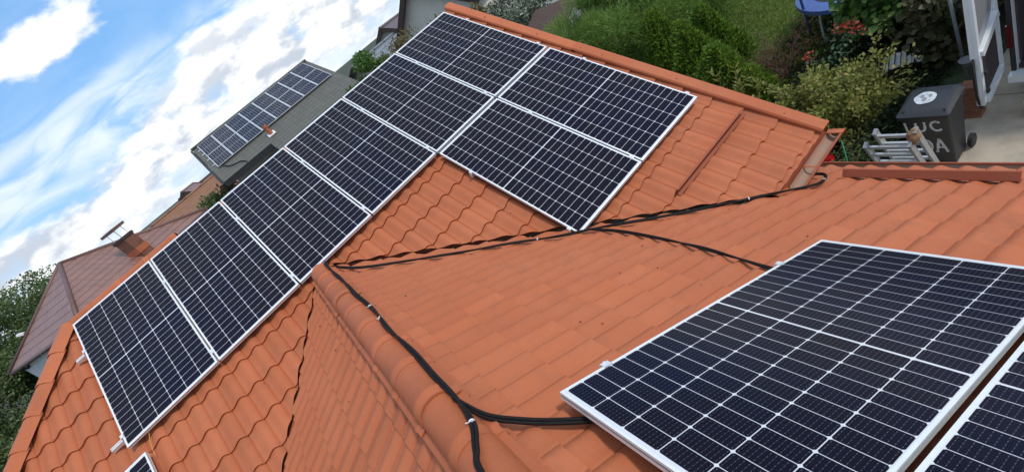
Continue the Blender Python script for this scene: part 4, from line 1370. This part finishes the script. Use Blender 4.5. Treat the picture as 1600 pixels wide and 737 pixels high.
# vines
def vine(label, c, r, n, seed, mat, ln):
    root = empty('vine', (c[0], c[1], GZ))
    tag(root, label, 'vine', 'large-leaved vines by the van')
    P, out, cen = crown_points(n, c, r, 24, 0.32, seed)
    N = unit(rng.normal(size=(n, 3)) * 0.6 + np.array([-0.7, -0.3, 0.7]))
    s = 0.6 + 0.8 * rng.random((n, 1))
    V, F = broad(P, rnd_dir(n, -0.4), N, ln * s, ln * s * 0.95)
    tag(link('foliage', quick_mesh('foliage', V, F, mat), root), kind='stuff')
    limbs((c[0] + .3, c[1], GZ), cen, 0.03, seed=seed, n=12).build('stem', 'bark', root, smooth=True)
vine('bright green vine hanging at the top edge beside the trampoline', (12.2, -2.72, -4.25), (0.35, 0.50, 0.42), 1100, 70, 'leaf_bright', 0.125)
vine('brownish large-leaved vine climbing beside the grey post', (12.15, -3.62, -4.75), (0.35, 0.42, 0.75), 1500, 71, 'leaf_vine', 0.125)
# hedge behind the bin, its near-black leaf colour standing in for shade
for i, (x, y_, rr, hh) in enumerate([(13.6, -3.3, 0.9, 1.5), (14.2, -4.6, 0.9, 1.6), (13.1, -2.3, 0.7, 0.9)]):
    plant('hedge', ['dark hedge between the bin and the grey post', 'dark hedge behind the open van door', 'dark hedge under the trampoline edge'][i], 'hedge', (x, y_, GZ), (x, y_, GZ + hh * 0.55), (rr, rr, hh * 0.5), 5000, 0.10, 0.06, 'leaf_shaded', 40, 0.35, 80 + i, 0.05, 'dark hedges')
# lawn blades
n = 60000
gx_ = 12.0 + 9 * rng.random(n); gy_ = -2.0 + 9.5 * rng.random(n)
ok = (gy_ > (12.3 - gx_) * 1.0 - 0.2 + np.maximum(0, 13.4 - gx_) * 0.4) & (gy_ > -1.2 - (gx_ - 13.5) * 0.15)
gx_, gy_ = gx_[ok], gy_[ok]; n = len(gx_)
P = np.stack([gx_, gy_, np.full(n, GZ)], 1)
V, F = leaves(P, unit(rng.normal(size=(n, 3)) * 0.45 + np.array([0, 0, 1.0])), rnd_dir(n), 0.06 + 0.09 * rng.random((n, 1)), 0.018 + 0.012 * rng.random((n, 1)))
tag(link('grass', quick_mesh('grass', V, F, 'grass_blade')), 'short green lawn grass beyond the conifers', 'grass', kind='stuff')
# leaf litter / rough growth in the shaded bed
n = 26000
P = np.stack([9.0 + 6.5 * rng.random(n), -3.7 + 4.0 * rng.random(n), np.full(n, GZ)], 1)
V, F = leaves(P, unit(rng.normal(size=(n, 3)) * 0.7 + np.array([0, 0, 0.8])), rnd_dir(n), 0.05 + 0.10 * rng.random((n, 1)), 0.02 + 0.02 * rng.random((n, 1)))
tag(link('ground_cover', quick_mesh('ground_cover', V, F, 'leaf_shaded')), 'dark rough ground cover in the shaded bed', 'ground cover', kind='stuff')

# ------------------------------------------------------------------ garden things
# wheelie bin
material('bin_plastic', (0.018, 0.019, 0.022), 0.42, var=0.2, scale=9)
material('white_paint', (0.55, 0.55, 0.57), 0.7, base2=(0.30, 0.30, 0.32), scale=28)
material('foil_disc', (0.75, 0.75, 0.74), 0.3, 0.5, base2=(0.45, 0.46, 0.46), scale=16)
material('rubber', (0.012, 0.012, 0.013), 0.7)
bn = empty('wheelie_bin', (9.57, -4.28, GZ + 0.05))
tag(bn, 'dark grey wheelie bin painted with white letters, a white disc on its lid', 'bin')
GB = GZ + 0.055
def loft(secs, n=8, cap=True):
    m = MB(); vs = []
    k = len(secs[0])
    for s_ in secs: vs += s_
    fs = []
    for i in range(len(secs) - 1):
        for j in range(k):
            fs.append((i * k + j, i * k + (j + 1) % k, (i + 1) * k + (j + 1) % k, (i + 1) * k + j))
    if cap:
        fs.append(tuple(reversed(range(k)))); fs.append(tuple(range((len(secs) - 1) * k, len(secs) * k)))
    return m.add(vs, fs)
def rrect(x0, x1, y0, y1, z, r=0.04, z2=None, n=3):
    pts = []
    z2 = z if z2 is None else z2
    for cx, cy, a0 in ((x1 - r, y1 - r, 0), (x0 + r, y1 - r, 90), (x0 + r, y0 + r, 180), (x1 - r, y0 + r, 270)):
        for i in range(n + 1):
            a = R(a0 + 90 * i / n); px = cx + r * math.cos(a)
            f = (px - x0) / (x1 - x0)
            pts.append((px, cy + r * math.sin(a), z + (z2 - z) * f))
    return pts
body = loft([rrect(9.38, 9.80, -4.53, -4.07, GB + 0.02), rrect(9.37, 9.82, -4.54, -4.06, GB + 0.25), rrect(9.30, 9.86, -4.565, -4.02, GB + 0.92), rrect(9.275, 9.875, -4.59, -4.0, GB + 0.93), rrect(9.275, 9.875, -4.59, -4.0, GB + 0.965, z2=GB + 1.0)])
body.build('body', 'bin_plastic', bn, smooth=True, auto=35)
lid = loft([rrect(9.255, 9.87, -4.60, -3.99, GB + 0.968, z2=GB + 1.003), rrect(9.255, 9.87, -4.60, -3.99, GB + 0.99, z2=GB + 1.03), rrect(9.29, 9.85, -4.565, -4.02, GB + 1.005, z2=GB + 1.05), rrect(9.34, 9.82, -4.53, -4.05, GB + 1.025, 0.06, z2=GB + 1.075)])
lo = lid.build('lid', 'bin_plastic', bn, smooth=True, auto=35)
m = MB()
ds = Matrix.Rotation(-math.atan2(0.05, 0.5), 3, 'Y')
pts = []
for k in range(28):
    a = 2 * math.pi * k / 28; rr = 0.125 * (1 + 0.03 * math.sin(5 * a))
    q = ds @ Vector((rr * math.cos(a), rr * math.sin(a), 0)); pts.append(Vector((9.60, -4.24, GB + 1.056)) + q)
m.prism(pts, (0, 0, 0.005)); m.build('disc', 'foil_disc', lo)
m = MB()
for qx, qy, rr in ((9.63, -4.20, .035), (9.57, -4.24, .04), (9.64, -4.29, .03)):
    pts = [Vector((9.60, -4.24, GB + 1.062)) + ds @ Vector((qx - 9.60 + rr * math.cos(2 * math.pi * k / 14), qy + 4.24 + rr * .7 * math.sin(2 * math.pi * k / 14), 0)) for k in range(14)]
    m.prism(pts, (0, 0, 0.003))
tag(m.build('disc_mark', 'frame_groove', lo), kind='stuff')
m = MB(); m.tube([(9.93, -4.05, GB + 0.99), (9.93, -4.53, GB + 0.99)], 0.016, 10)
for yv in (-4.08, -4.29, -4.50): m.tube([(9.86, yv, GB + 0.96), (9.93, yv, GB + 0.99)], 0.014, 8)
m.build('handle', 'bin_plastic', bn, smooth=True, auto=40)
m = MB()
for yv in (-4.06, -4.53):
    m.tube([(9.33, yv, GB + 1.03), (9.37, yv, GB + 1.04)], 0.012, 8)
    m.tube([(9.86, yv, GB + 1.02), (9.90, yv, GB + 1.03)], 0.014, 8)
tag(m.build('lid_catch', 'bin_plastic', lo), kind='stuff')
for yv in (-4.02, -4.61):
    m = MB(); m.tube([(9.82, yv, GB + 0.10), (9.82, yv + 0.05, GB + 0.10)], 0.10, 20); wv = m.build('wheel', 'rubber', bn, smooth=True, auto=40)
    m = MB(); m.tube([(9.82, yv - 0.004, GB + 0.10), (9.82, yv + 0.054, GB + 0.10)], 0.05, 14); m.build('hub', 'bin_plastic', wv, smooth=True, auto=40)
# brush-painted letters on the front face (slightly inclined)
def front(yv, h):           # point on the inclined front face
    f = (h - 0.25) / 0.67
    return Vector((9.37 - 0.07 * f - 0.004, yv, GB + h))
def strokes(paths, wd, name):
    m = MB()
    for path in paths:
        P_ = [front(*q) for q in path]
        P_ = smooth_path(P_, 4) if len(P_) > 2 else [P_[0].lerp(P_[1], i / 5) for i in range(6)]
        L_, R_ = [], []
        for i, p in enumerate(P_):
            d = (P_[min(i + 1, len(P_) - 1)] - P_[max(i - 1, 0)]).normalized()
            sdv = d.cross(Vector((1, 0, 0))).normalized()
            ww = wd * (0.85 + 0.3 * random.random()) / 2
            L_.append(p + sdv * ww); R_.append(p - sdv * ww)
        n_ = len(P_)
        m.add(L_ + R_, [(i, i + 1, n_ + i + 1, n_ + i) for i in range(n_ - 1)])
    o = m.build('painted_letter', 'white_paint', bn)
    return o
strokes([[(-4.065, .86), (-4.07, .78), (-4.075, .69)], [(-4.075, .69), (-4.115, .685)]], 0.028, 'L')
strokes([[(-4.19, .85), (-4.195, .75), (-4.225, .69), (-4.27, .70), (-4.29, .77), (-4.29, .86)]], 0.032, 'U')
strokes([[(-4.46, .83), (-4.42, .86), (-4.37, .83), (-4.36, .76), (-4.39, .70), (-4.44, .69), (-4.47, .72)]], 0.032, 'C')
strokes([[(-4.215, .52), (-4.22, .42), (-4.225, .27)], [(-4.21, .52), (-4.28, .49), (-4.31, .40), (-4.29, .31), (-4.23, .27)]], 0.032, 'D')
strokes([[(-4.355, .26), (-4.38, .39), (-4.405, .53)], [(-4.405, .53), (-4.445, .39), (-4.475, .26)], [(-4.37, .36), (-4.46, .36)]], 0.032, 'A')
# ladder leaning on the lower gutter
material('ladder_aluminium', (0.50, 0.50, 0.49), 0.38, 0.7, var=0.15, scale=20)
la = empty('ladder', (7.8, -5.05, GZ + 0.05))
tag(la, 'aluminium double ladder leaning at the lower gutter below the bin', 'ladder')
ld = Vector((0.37, 0, -0.93)).normalized()
def lad_section(top, y0, y1, off, ln_, k0):
    T0 = Vector(top) + Vector((off, 0, 0))
    for yv in (y0, y1):
        a = Vector((T0.x, yv, T0.z)); b = a + ld * ln_
        m = MB(); m.bar(a, b, 0.025, 0.065, up=(1, 0, 0.25)); rl = m.build('side_rail', 'ladder_aluminium', la)
        m = MB(); m.bar(a - ld * 0.012, a + ld * 0.02, 0.032, 0.07, up=(1, 0, 0.25)); m.build('end_cap', 'frame_groove', rl)
    k = k0
    while k < ln_ - 0.05:
        c = Vector((T0.x, 0, T0.z)) + ld * k
        m = MB(); m.bar((c.x, y0, c.z), (c.x, y1, c.z), 0.030, 0.030); m.build('rung', 'ladder_aluminium', la)
        k += 0.155
lad_section((6.99, 0, -3.20), -4.885, -5.215, 0.0, 2.60, 0.09)
lad_section((6.92, 0, -3.31), -4.805, -5.18, 0.0, 2.45, 0.05)
material('tan_cloth', (0.34, 0.20, 0.09), 0.8, base2=(0.20, 0.11, 0.05), scale=14)
m = MB()
gl = bmesh.new(); bmesh.ops.create_icosphere(gl, subdivisions=3, radius=1.0)
for v in gl.verts:
    d = v.co.copy(); s_ = 1 + 0.22 * math.sin(4 * d.x + 2 * d.z) * math.cos(3 * d.y + 1.0) + 0.12 * math.sin(9 * d.z + 5 * d.y)
    v.co = Vector((6.99 + d.x * 0.055 * s_, -5.195 + d.y * 0.05 * s_, -3.27 + d.z * 0.085 * s_))
me = bpy.data.meshes.new('work_glove'); gl.to_mesh(me); gl.free(); me.materials.append(MAT['tan_cloth']); me.polygons.foreach_set('use_smooth', [True] * len(me.polygons))
tag(link('work_glove', me), 'crumpled tan work glove pulled over the ladder top', 'glove')
m = MB(); material('green_paint', (0.05, 0.28, 0.16), 0.5)
m.tube([(8.7, -3.51, GZ), (8.7, -3.53, -4.68)], 0.008, 8); tag(m.build('garden_stake', 'green_paint', smooth=True), 'thin green garden stake beside the red bloom', 'stake')
# trampoline
material('blue_pad', (0.05, 0.10, 0.30), 0.5, var=0.2)
material('black_mat', (0.012, 0.012, 0.014), 0.8)
tp = empty('trampoline', (15.1, -1.5, GZ)); tag(tp, 'blue-rimmed garden trampoline at the top edge beyond the roses', 'trampoline')
TC, TR_, TZ = Vector((15.1, -1.45, 0)), 1.5, -4.95
def annulus(r0, r1, z0, z1, n=40):
    m = MB(); vs = []
    for r_, z_ in ((r0, z0), (r1, z0), (r1, z1), (r0, z1)):
        for k in range(n):
            a = 2 * math.pi * k / n; vs.append((TC.x + r_ * math.cos(a), TC.y + r_ * math.sin(a), z_))
    fs = []
    for i in range(4):
        j = (i + 1) % 4
        for k in range(n): fs.append((i * n + k, i * n + (k + 1) % n, j * n + (k + 1) % n, j * n + k))
    return m.add(vs, fs)
annulus(TR_ - 0.3, TR_ + 0.04, TZ - 0.10, TZ).build('pad', 'blue_pad', tp, smooth=True, auto=40)
m = MB(); m.prism([(TC.x + (TR_ - .3) * math.cos(2 * math.pi * k / 40), TC.y + (TR_ - .3) * math.sin(2 * math.pi * k / 40), TZ - 0.06) for k in range(40)], (0, 0, 0.015)); m.build('jumping_mat', 'black_mat', tp)
for k in range(4):
    a = R(160 + 90 * k)
    p = Vector((TC.x + TR_ * math.cos(a), TC.y + TR_ * math.sin(a), TZ - .05)); q = Vector((TC.x + TR_ * 1.02 * math.cos(a + .5), TC.y + TR_ * 1.02 * math.sin(a + .5), TZ - .05))
    m = MB(); m.tube(smooth_path([p, Vector((p.x, p.y, GZ + .06)), Vector((q.x, q.y, GZ + .06)), q], 5), 0.025, 8); m.build('leg', 'aluminium', tp, smooth=True)
for k in range(6):
    a = R(20 + 60 * k); p = Vector((TC.x + TR_ * math.cos(a), TC.y + TR_ * math.sin(a), TZ))
    m = MB(); m.tube([p - Vector((0, 0, .7)), p + Vector((0, 0, 1.5))], 0.03, 8); m.build('net_pole', 'blue_pad', tp, smooth=True)
# pale corrugated edging strip
material('pale_sheet', (0.62, 0.64, 0.66), 0.4, var=0.15)
ed = empty('edging_sheet', (12.1, -3.0, GZ)); tag(ed, 'pale ribbed edging sheet lying in the dark bed behind the bin', 'edging')
for k in range(9):
    u = k / 8
    x = 12.0 + 0.16 * u + 0.10 * math.sin(u * 3.1); yv = -2.74 - 0.62 * u
    m = MB(); m.box((x, yv, -5.55), (0.015, 0.072, 0.26), Matrix.Rotation(R(35), 3, 'Y')); m.build('slat', 'pale_sheet', ed)
# grey post with a bowl
material('galvanised', (0.16, 0.17, 0.18), 0.5, 0.4, var=0.2)
ps = empty('metal_post', (11.15, -4.17, GZ)); tag(ps, 'grey metal post with a shallow bowl between the vine and the van door', 'post')
m = MB(); m.tube([(11.15, -4.18, GZ), (11.15, -4.10, -3.9)], 0.024, 10); m.build('pole', 'galvanised', ps, smooth=True)
m = MB()
for r_, z_ in ((0.04, -5.16), (0.16, -5.10), (0.19, -5.05)):
    pass
m.tube([(11.0, -4.26, -5.15), (11.0, -4.26, -5.10), (11.0, -4.26, -5.04)], 0.05, 16, r1=0.115); m.build('bowl', 'galvanised', ps, smooth=True, auto=40)
# brick pillar
material('red_brick', (0.26, 0.10, 0.055), 0.85, base2=(0.20, 0.075, 0.04), scale=9, objrand=0.3)
material('mortar', (0.30, 0.28, 0.25), 0.95)
bp_ = empty('brick_pillar', (10.56, -4.42, GZ)); tag(bp_, 'low brick pillar under the open van door', 'pillar')
m = MB(); m.box((10.56, -4.40, GZ + 0.325), (0.19, 0.19, 0.55)); m.build('mortar_core', 'mortar', bp_)
br = MB(); br.box((0, 0, 0), (0.205, 0.098, 0.060)); BME = br.mesh('brick', 'red_brick')
for c_ in range(8):
    for h_ in range(2):
        Mx = Matrix.Translation((10.56 + (0 if c_ % 2 == 0 else (h_ - .5) * .106), -4.40 + ((h_ - .5) * .106 if c_ % 2 == 0 else 0), GZ + 0.085 + c_ * 0.070)) @ (Matrix.Identity(4) if c_ % 2 == 0 else Matrix.Rotation(R(90), 4, 'Z'))
        link('brick', BME, bp_, Mx)
# yellow bucket at the right edge
material('yellow_plastic', (0.70, 0.50, 0.03), 0.45)
bk = empty('bucket', (10.5, -5.08, GZ + .05)); tag(bk, 'yellow bucket cut by the right edge on the concrete', 'bucket')
m = MB(); m.tube([(10.5, -5.08, GZ + .05), (10.5, -5.08, GZ + .27), (10.5, -5.08, GZ + .28)], 0.10, 20, r1=0.125); m.build('pail', 'yellow_plastic', bk, smooth=True, auto=40)
m = MB(); m.tube(smooth_path([(10.5, -4.96, GZ + .27), (10.44, -5.08, GZ + .34), (10.5, -5.20, GZ + .27)], 6), .006, 6); m.build('handle', 'aluminium', bk)

# van with its rear left door open
material('van_white', (0.72, 0.74, 0.75), 0.25, coat=0.5, var=0.03)
material('van_trim', (0.02, 0.02, 0.022), 0.55)
material('van_liner', (0.05, 0.035, 0.035), 0.8, var=0.2)
material('lamp_red', (0.10, 0.008, 0.01), 0.15, coat=0.6)
material('tinted_glass', (0.24, 0.24, 0.245), 0.12, spec=0.5)
vn = empty('van', (12.5, -5.6, GZ + .05)); tag(vn, 'white delivery van at the right edge with its rear door swung open', 'van')
VX, VY0, VY1, VZ0, VZ1 = 11.02, -6.55, -4.72, -5.35, -3.35
m = MB()
m.box((VX + 2.3, VY1 - 0.03, (VZ0 + VZ1) / 2), (4.6, 0.06, VZ1 - VZ0)); m.box((VX + 2.3, VY0 + 0.03, (VZ0 + VZ1) / 2), (4.6, 0.06, VZ1 - VZ0))
m.box((VX + 2.3, (VY0 + VY1) / 2, VZ1 - 0.03), (4.6, VY1 - VY0 - .12, 0.06)); m.box((VX + 4.57, (VY0 + VY1) / 2, (VZ0 + VZ1) / 2), (.06, VY1 - VY0 - .12, VZ1 - VZ0 - .06))
m.build('body', 'van_white', vn)
m = MB(); m.box((VX + 2.3, (VY0 + VY1) / 2, VZ0 + 0.03), (4.5, VY1 - VY0 - .12, 0.06)); m.build('load_floor', 'van_liner', vn)
m = MB(); m.box((VX + 2.3, VY1 - 0.075, (VZ0 + VZ1) / 2), (4.4, 0.02, VZ1 - VZ0 - .2)); m.box((VX + 2.3, VY0 + 0.075, (VZ0 + VZ1) / 2), (4.4, 0.02, VZ1 - VZ0 - .2)); m.build('liner', 'van_liner', vn)
m = MB(); m.box((VX - 0.02, VY1 - 0.03, (VZ0 + VZ1) / 2), (0.05, 0.05, VZ1 - VZ0 - .05)); m.build('rear_pillar', 'van_trim', vn)
m = MB(); m.box((VX - 0.045, VY1 - 0.02, -4.75), (0.05, 0.06, 0.35)); m.build('tail_light', 'lamp_red', vn)
m = MB(); m.box((VX - 0.10, (VY0 + VY1) / 2, VZ0 - 0.03), (0.16, VY1 - VY0, 0.11)); m.build('rear_bumper', 'van_white', vn)
m = MB(); m.prism([(VX + 4.6, VY0, VZ0 + .1), (VX + 5.6, VY0, VZ0 + .1), (VX + 5.6, VY0, VZ0 + .75), (VX + 4.9, VY0, VZ0 + 1.0), (VX + 4.6, VY0, VZ1 - .2)], (0, VY1 - VY0, 0)); m.build('cab', 'van_white', vn)
for wx in (VX + 0.95, VX + 4.7):
    for yv in (VY1 - 0.12, VY0 - 0.08):
        m = MB(); m.tube([(wx, yv, GZ + .38), (wx, yv + 0.2, GZ + .38)], 0.33, 24); wo_ = m.build('wheel', 'rubber', vn, smooth=True, auto=40)
        m = MB(); m.tube([(wx, yv - .005, GZ + .38), (wx, yv + .205, GZ + .38)], 0.2, 18); m.build('rim', 'aluminium', wo_, smooth=True, auto=40)
# the door: panel with rounded lower corner, window, inner frame, recessed trim, black seal
DXa, DXb, DY = 10.18, 10.98, -4.62
def door_poly(inset=0.0, z0=-5.40, z1=-3.42, y_=DY):
    a, b = DXa + inset, DXb - inset
    return [(a + .10, y_, z0 + inset), (a + .03, y_, z0 + .06 + inset), (a, y_, z0 + .25), (a + .02, y_, -4.6), (a + .06, y_, z1 - inset), (b, y_, z1 - inset), (b, y_, z0 + .18 + inset), (b - .10, y_, z0 + .04 + inset)]
m = MB(); m.prism(door_poly(), (0, 0.06, 0)); dr = m.build('rear_door', 'van_white', vn); dr['label'] = 'white rear door standing open'
m = MB()
for seg_ in ((DXa + .02, DXb, -4.50, -4.58), ):
    pass
m.bar((DXa + .06, DY - .02, -3.46), (DXa + .045, DY - .02, -5.30), 0.04, 0.075, up=(1, 0, 0)); m.bar((DXb - .04, DY - .02, -3.46), (DXb - .04, DY - .02, -5.20), 0.04, 0.07, up=(1, 0, 0))
m.bar((DXa + .08, DY - .035, -4.52), (DXb - .08, DY - .035, -4.30), 0.07, 0.10, up=(0, 0, 1)); m.bar((DXa + .10, DY - .032, -5.30), (DXb - .08, DY - .032, -5.17), 0.065, 0.09)
tag(m.build('inner_frame', 'van_white', dr), kind='stuff')
m = MB(); m.prism([(DXa + .10, DY - .008, -4.45), (DXa + .30, DY - .008, -4.40), (DXb - .16, DY - .008, -4.20), (DXb - .09, DY - .008, -4.05), (DXb - .08, DY - .008, -3.55), (DXa + .11, DY - .008, -3.55)], (0, -.008, 0)); m.build('window', 'tinted_glass', dr)
m = MB(); m.prism([(DXa + .12, DY - .01, -5.25), (DXb - .10, DY - .01, -5.12), (DXb - .10, DY - .01, -4.37), (DXa + .12, DY - .01, -4.58)], (0, -.006, 0)); m.build('trim_board', 'van_liner', dr)
m = MB(); m.bar((DXa - .012, DY + .03, -4.55), (DXa + .0, DY + .03, -5.18), 0.03, 0.07, up=(1, 0, 0)); m.bar((DXa + .0, DY + .03, -5.16), (DXa + .10, DY + .03, -5.42), 0.03, 0.07, up=(1, 0, 0)); m.build('seal', 'van_trim', dr)
for z_ in (-4.80, -5.10):
    m = MB(); m.box((DXa + .05, DY - .075, z_), (0.06, 0.03, 0.05)); m.build('latch', 'van_trim', dr)
for z_ in (-4.0, -4.9):
    m = MB(); m.box((DXb + .03, DY - .01, z_), (0.10, 0.05, 0.10)); m.build('hinge', 'van_trim', dr)

# wooden garden gazebo beyond the verge
material('weathered_wood', (0.115, 0.07, 0.05), 0.8, base2=(0.075, 0.045, 0.034), scale=6, stretch=(1, 4, 1))
gz_ = empty('gazebo', (16.2, 10.9, GZ)); tag(gz_, 'brown wooden garden gazebo roof with scalloped edges beyond the verge', 'gazebo')
ga, gb_ = Vector((16.45, 12.0, -2.95)), Vector((16.15, 8.5, -2.95))
dirg = (gb_ - ga).normalized(); sdg = Vector((-dirg.y, dirg.x, 0))
if sdg.x > 0: sdg = -sdg
for sg, wdt, drop in ((1, 1.5, 0.75), (-1, 1.3, 0.65)):
    nb = 7
    for k in range(nb):
        f0, f1 = k / nb, (k + 0.94) / nb
        p = [ga + sdg * sg * wdt * f0 + Vector((0, 0, -drop * f0 + .02)), gb_ + sdg * sg * wdt * f0 + Vector((0, 0, -drop * f0 + .02)), gb_ + sdg * sg * wdt * f1 + Vector((0, 0, -drop * f1)), ga + sdg * sg * wdt * f1 + Vector((0, 0, -drop * f1))]
        m = MB(); m.prism(p, (0, 0, -0.03)); m.build('roof_board', 'weathered_wood', gz_)
    n_ = 12
    m = MB(); ea = ga + sdg * sg * wdt + Vector((0, 0, -drop)); eb = gb_ + sdg * sg * wdt + Vector((0, 0, -drop))
    for k in range(n_):
        c = ea.lerp(eb, (k + .5) / n_); hw = (eb - ea).length / n_ / 2 * .95
        m.prism([c + dirg * (hw * math.cos(R(180 + 180 * q / 6))) + Vector((0, 0, .09 * math.sin(R(180 + 180 * q / 6)))) for q in range(7)], sdg * 0.02)
    tag(m.build('scalloped_trim', 'weathered_wood', gz_), kind='stuff')
for q, sg in ((0.06, 1), (0.94, 1), (0.06, -1), (0.94, -1)):
    p = ga.lerp(gb_, q) + sdg * sg * 1.1
    m = MB(); m.bar((p.x, p.y, GZ), (p.x, p.y, -3.55), 0.10, 0.10, up=(1, 0, 0)); m.build('post', 'weathered_wood', gz_)
# pale garden walls behind it
m = MB(); m.bar((17.4, 17.9, -3.2), (24.0, 13.5, -3.2), 0.25, 5.2); wv = m.build('garden_wall', 'white_render'); tag(wv, 'pale rendered wall behind the white-edged shrub', 'wall')
m = MB(); m.bar((19.0, 10.6, -4.4), (22.5, 9.2, -4.4), 0.2, 2.8); wv = m.build('garden_wall', 'white_render'); tag(wv, 'pale wall panel behind the gazebo', 'wall')
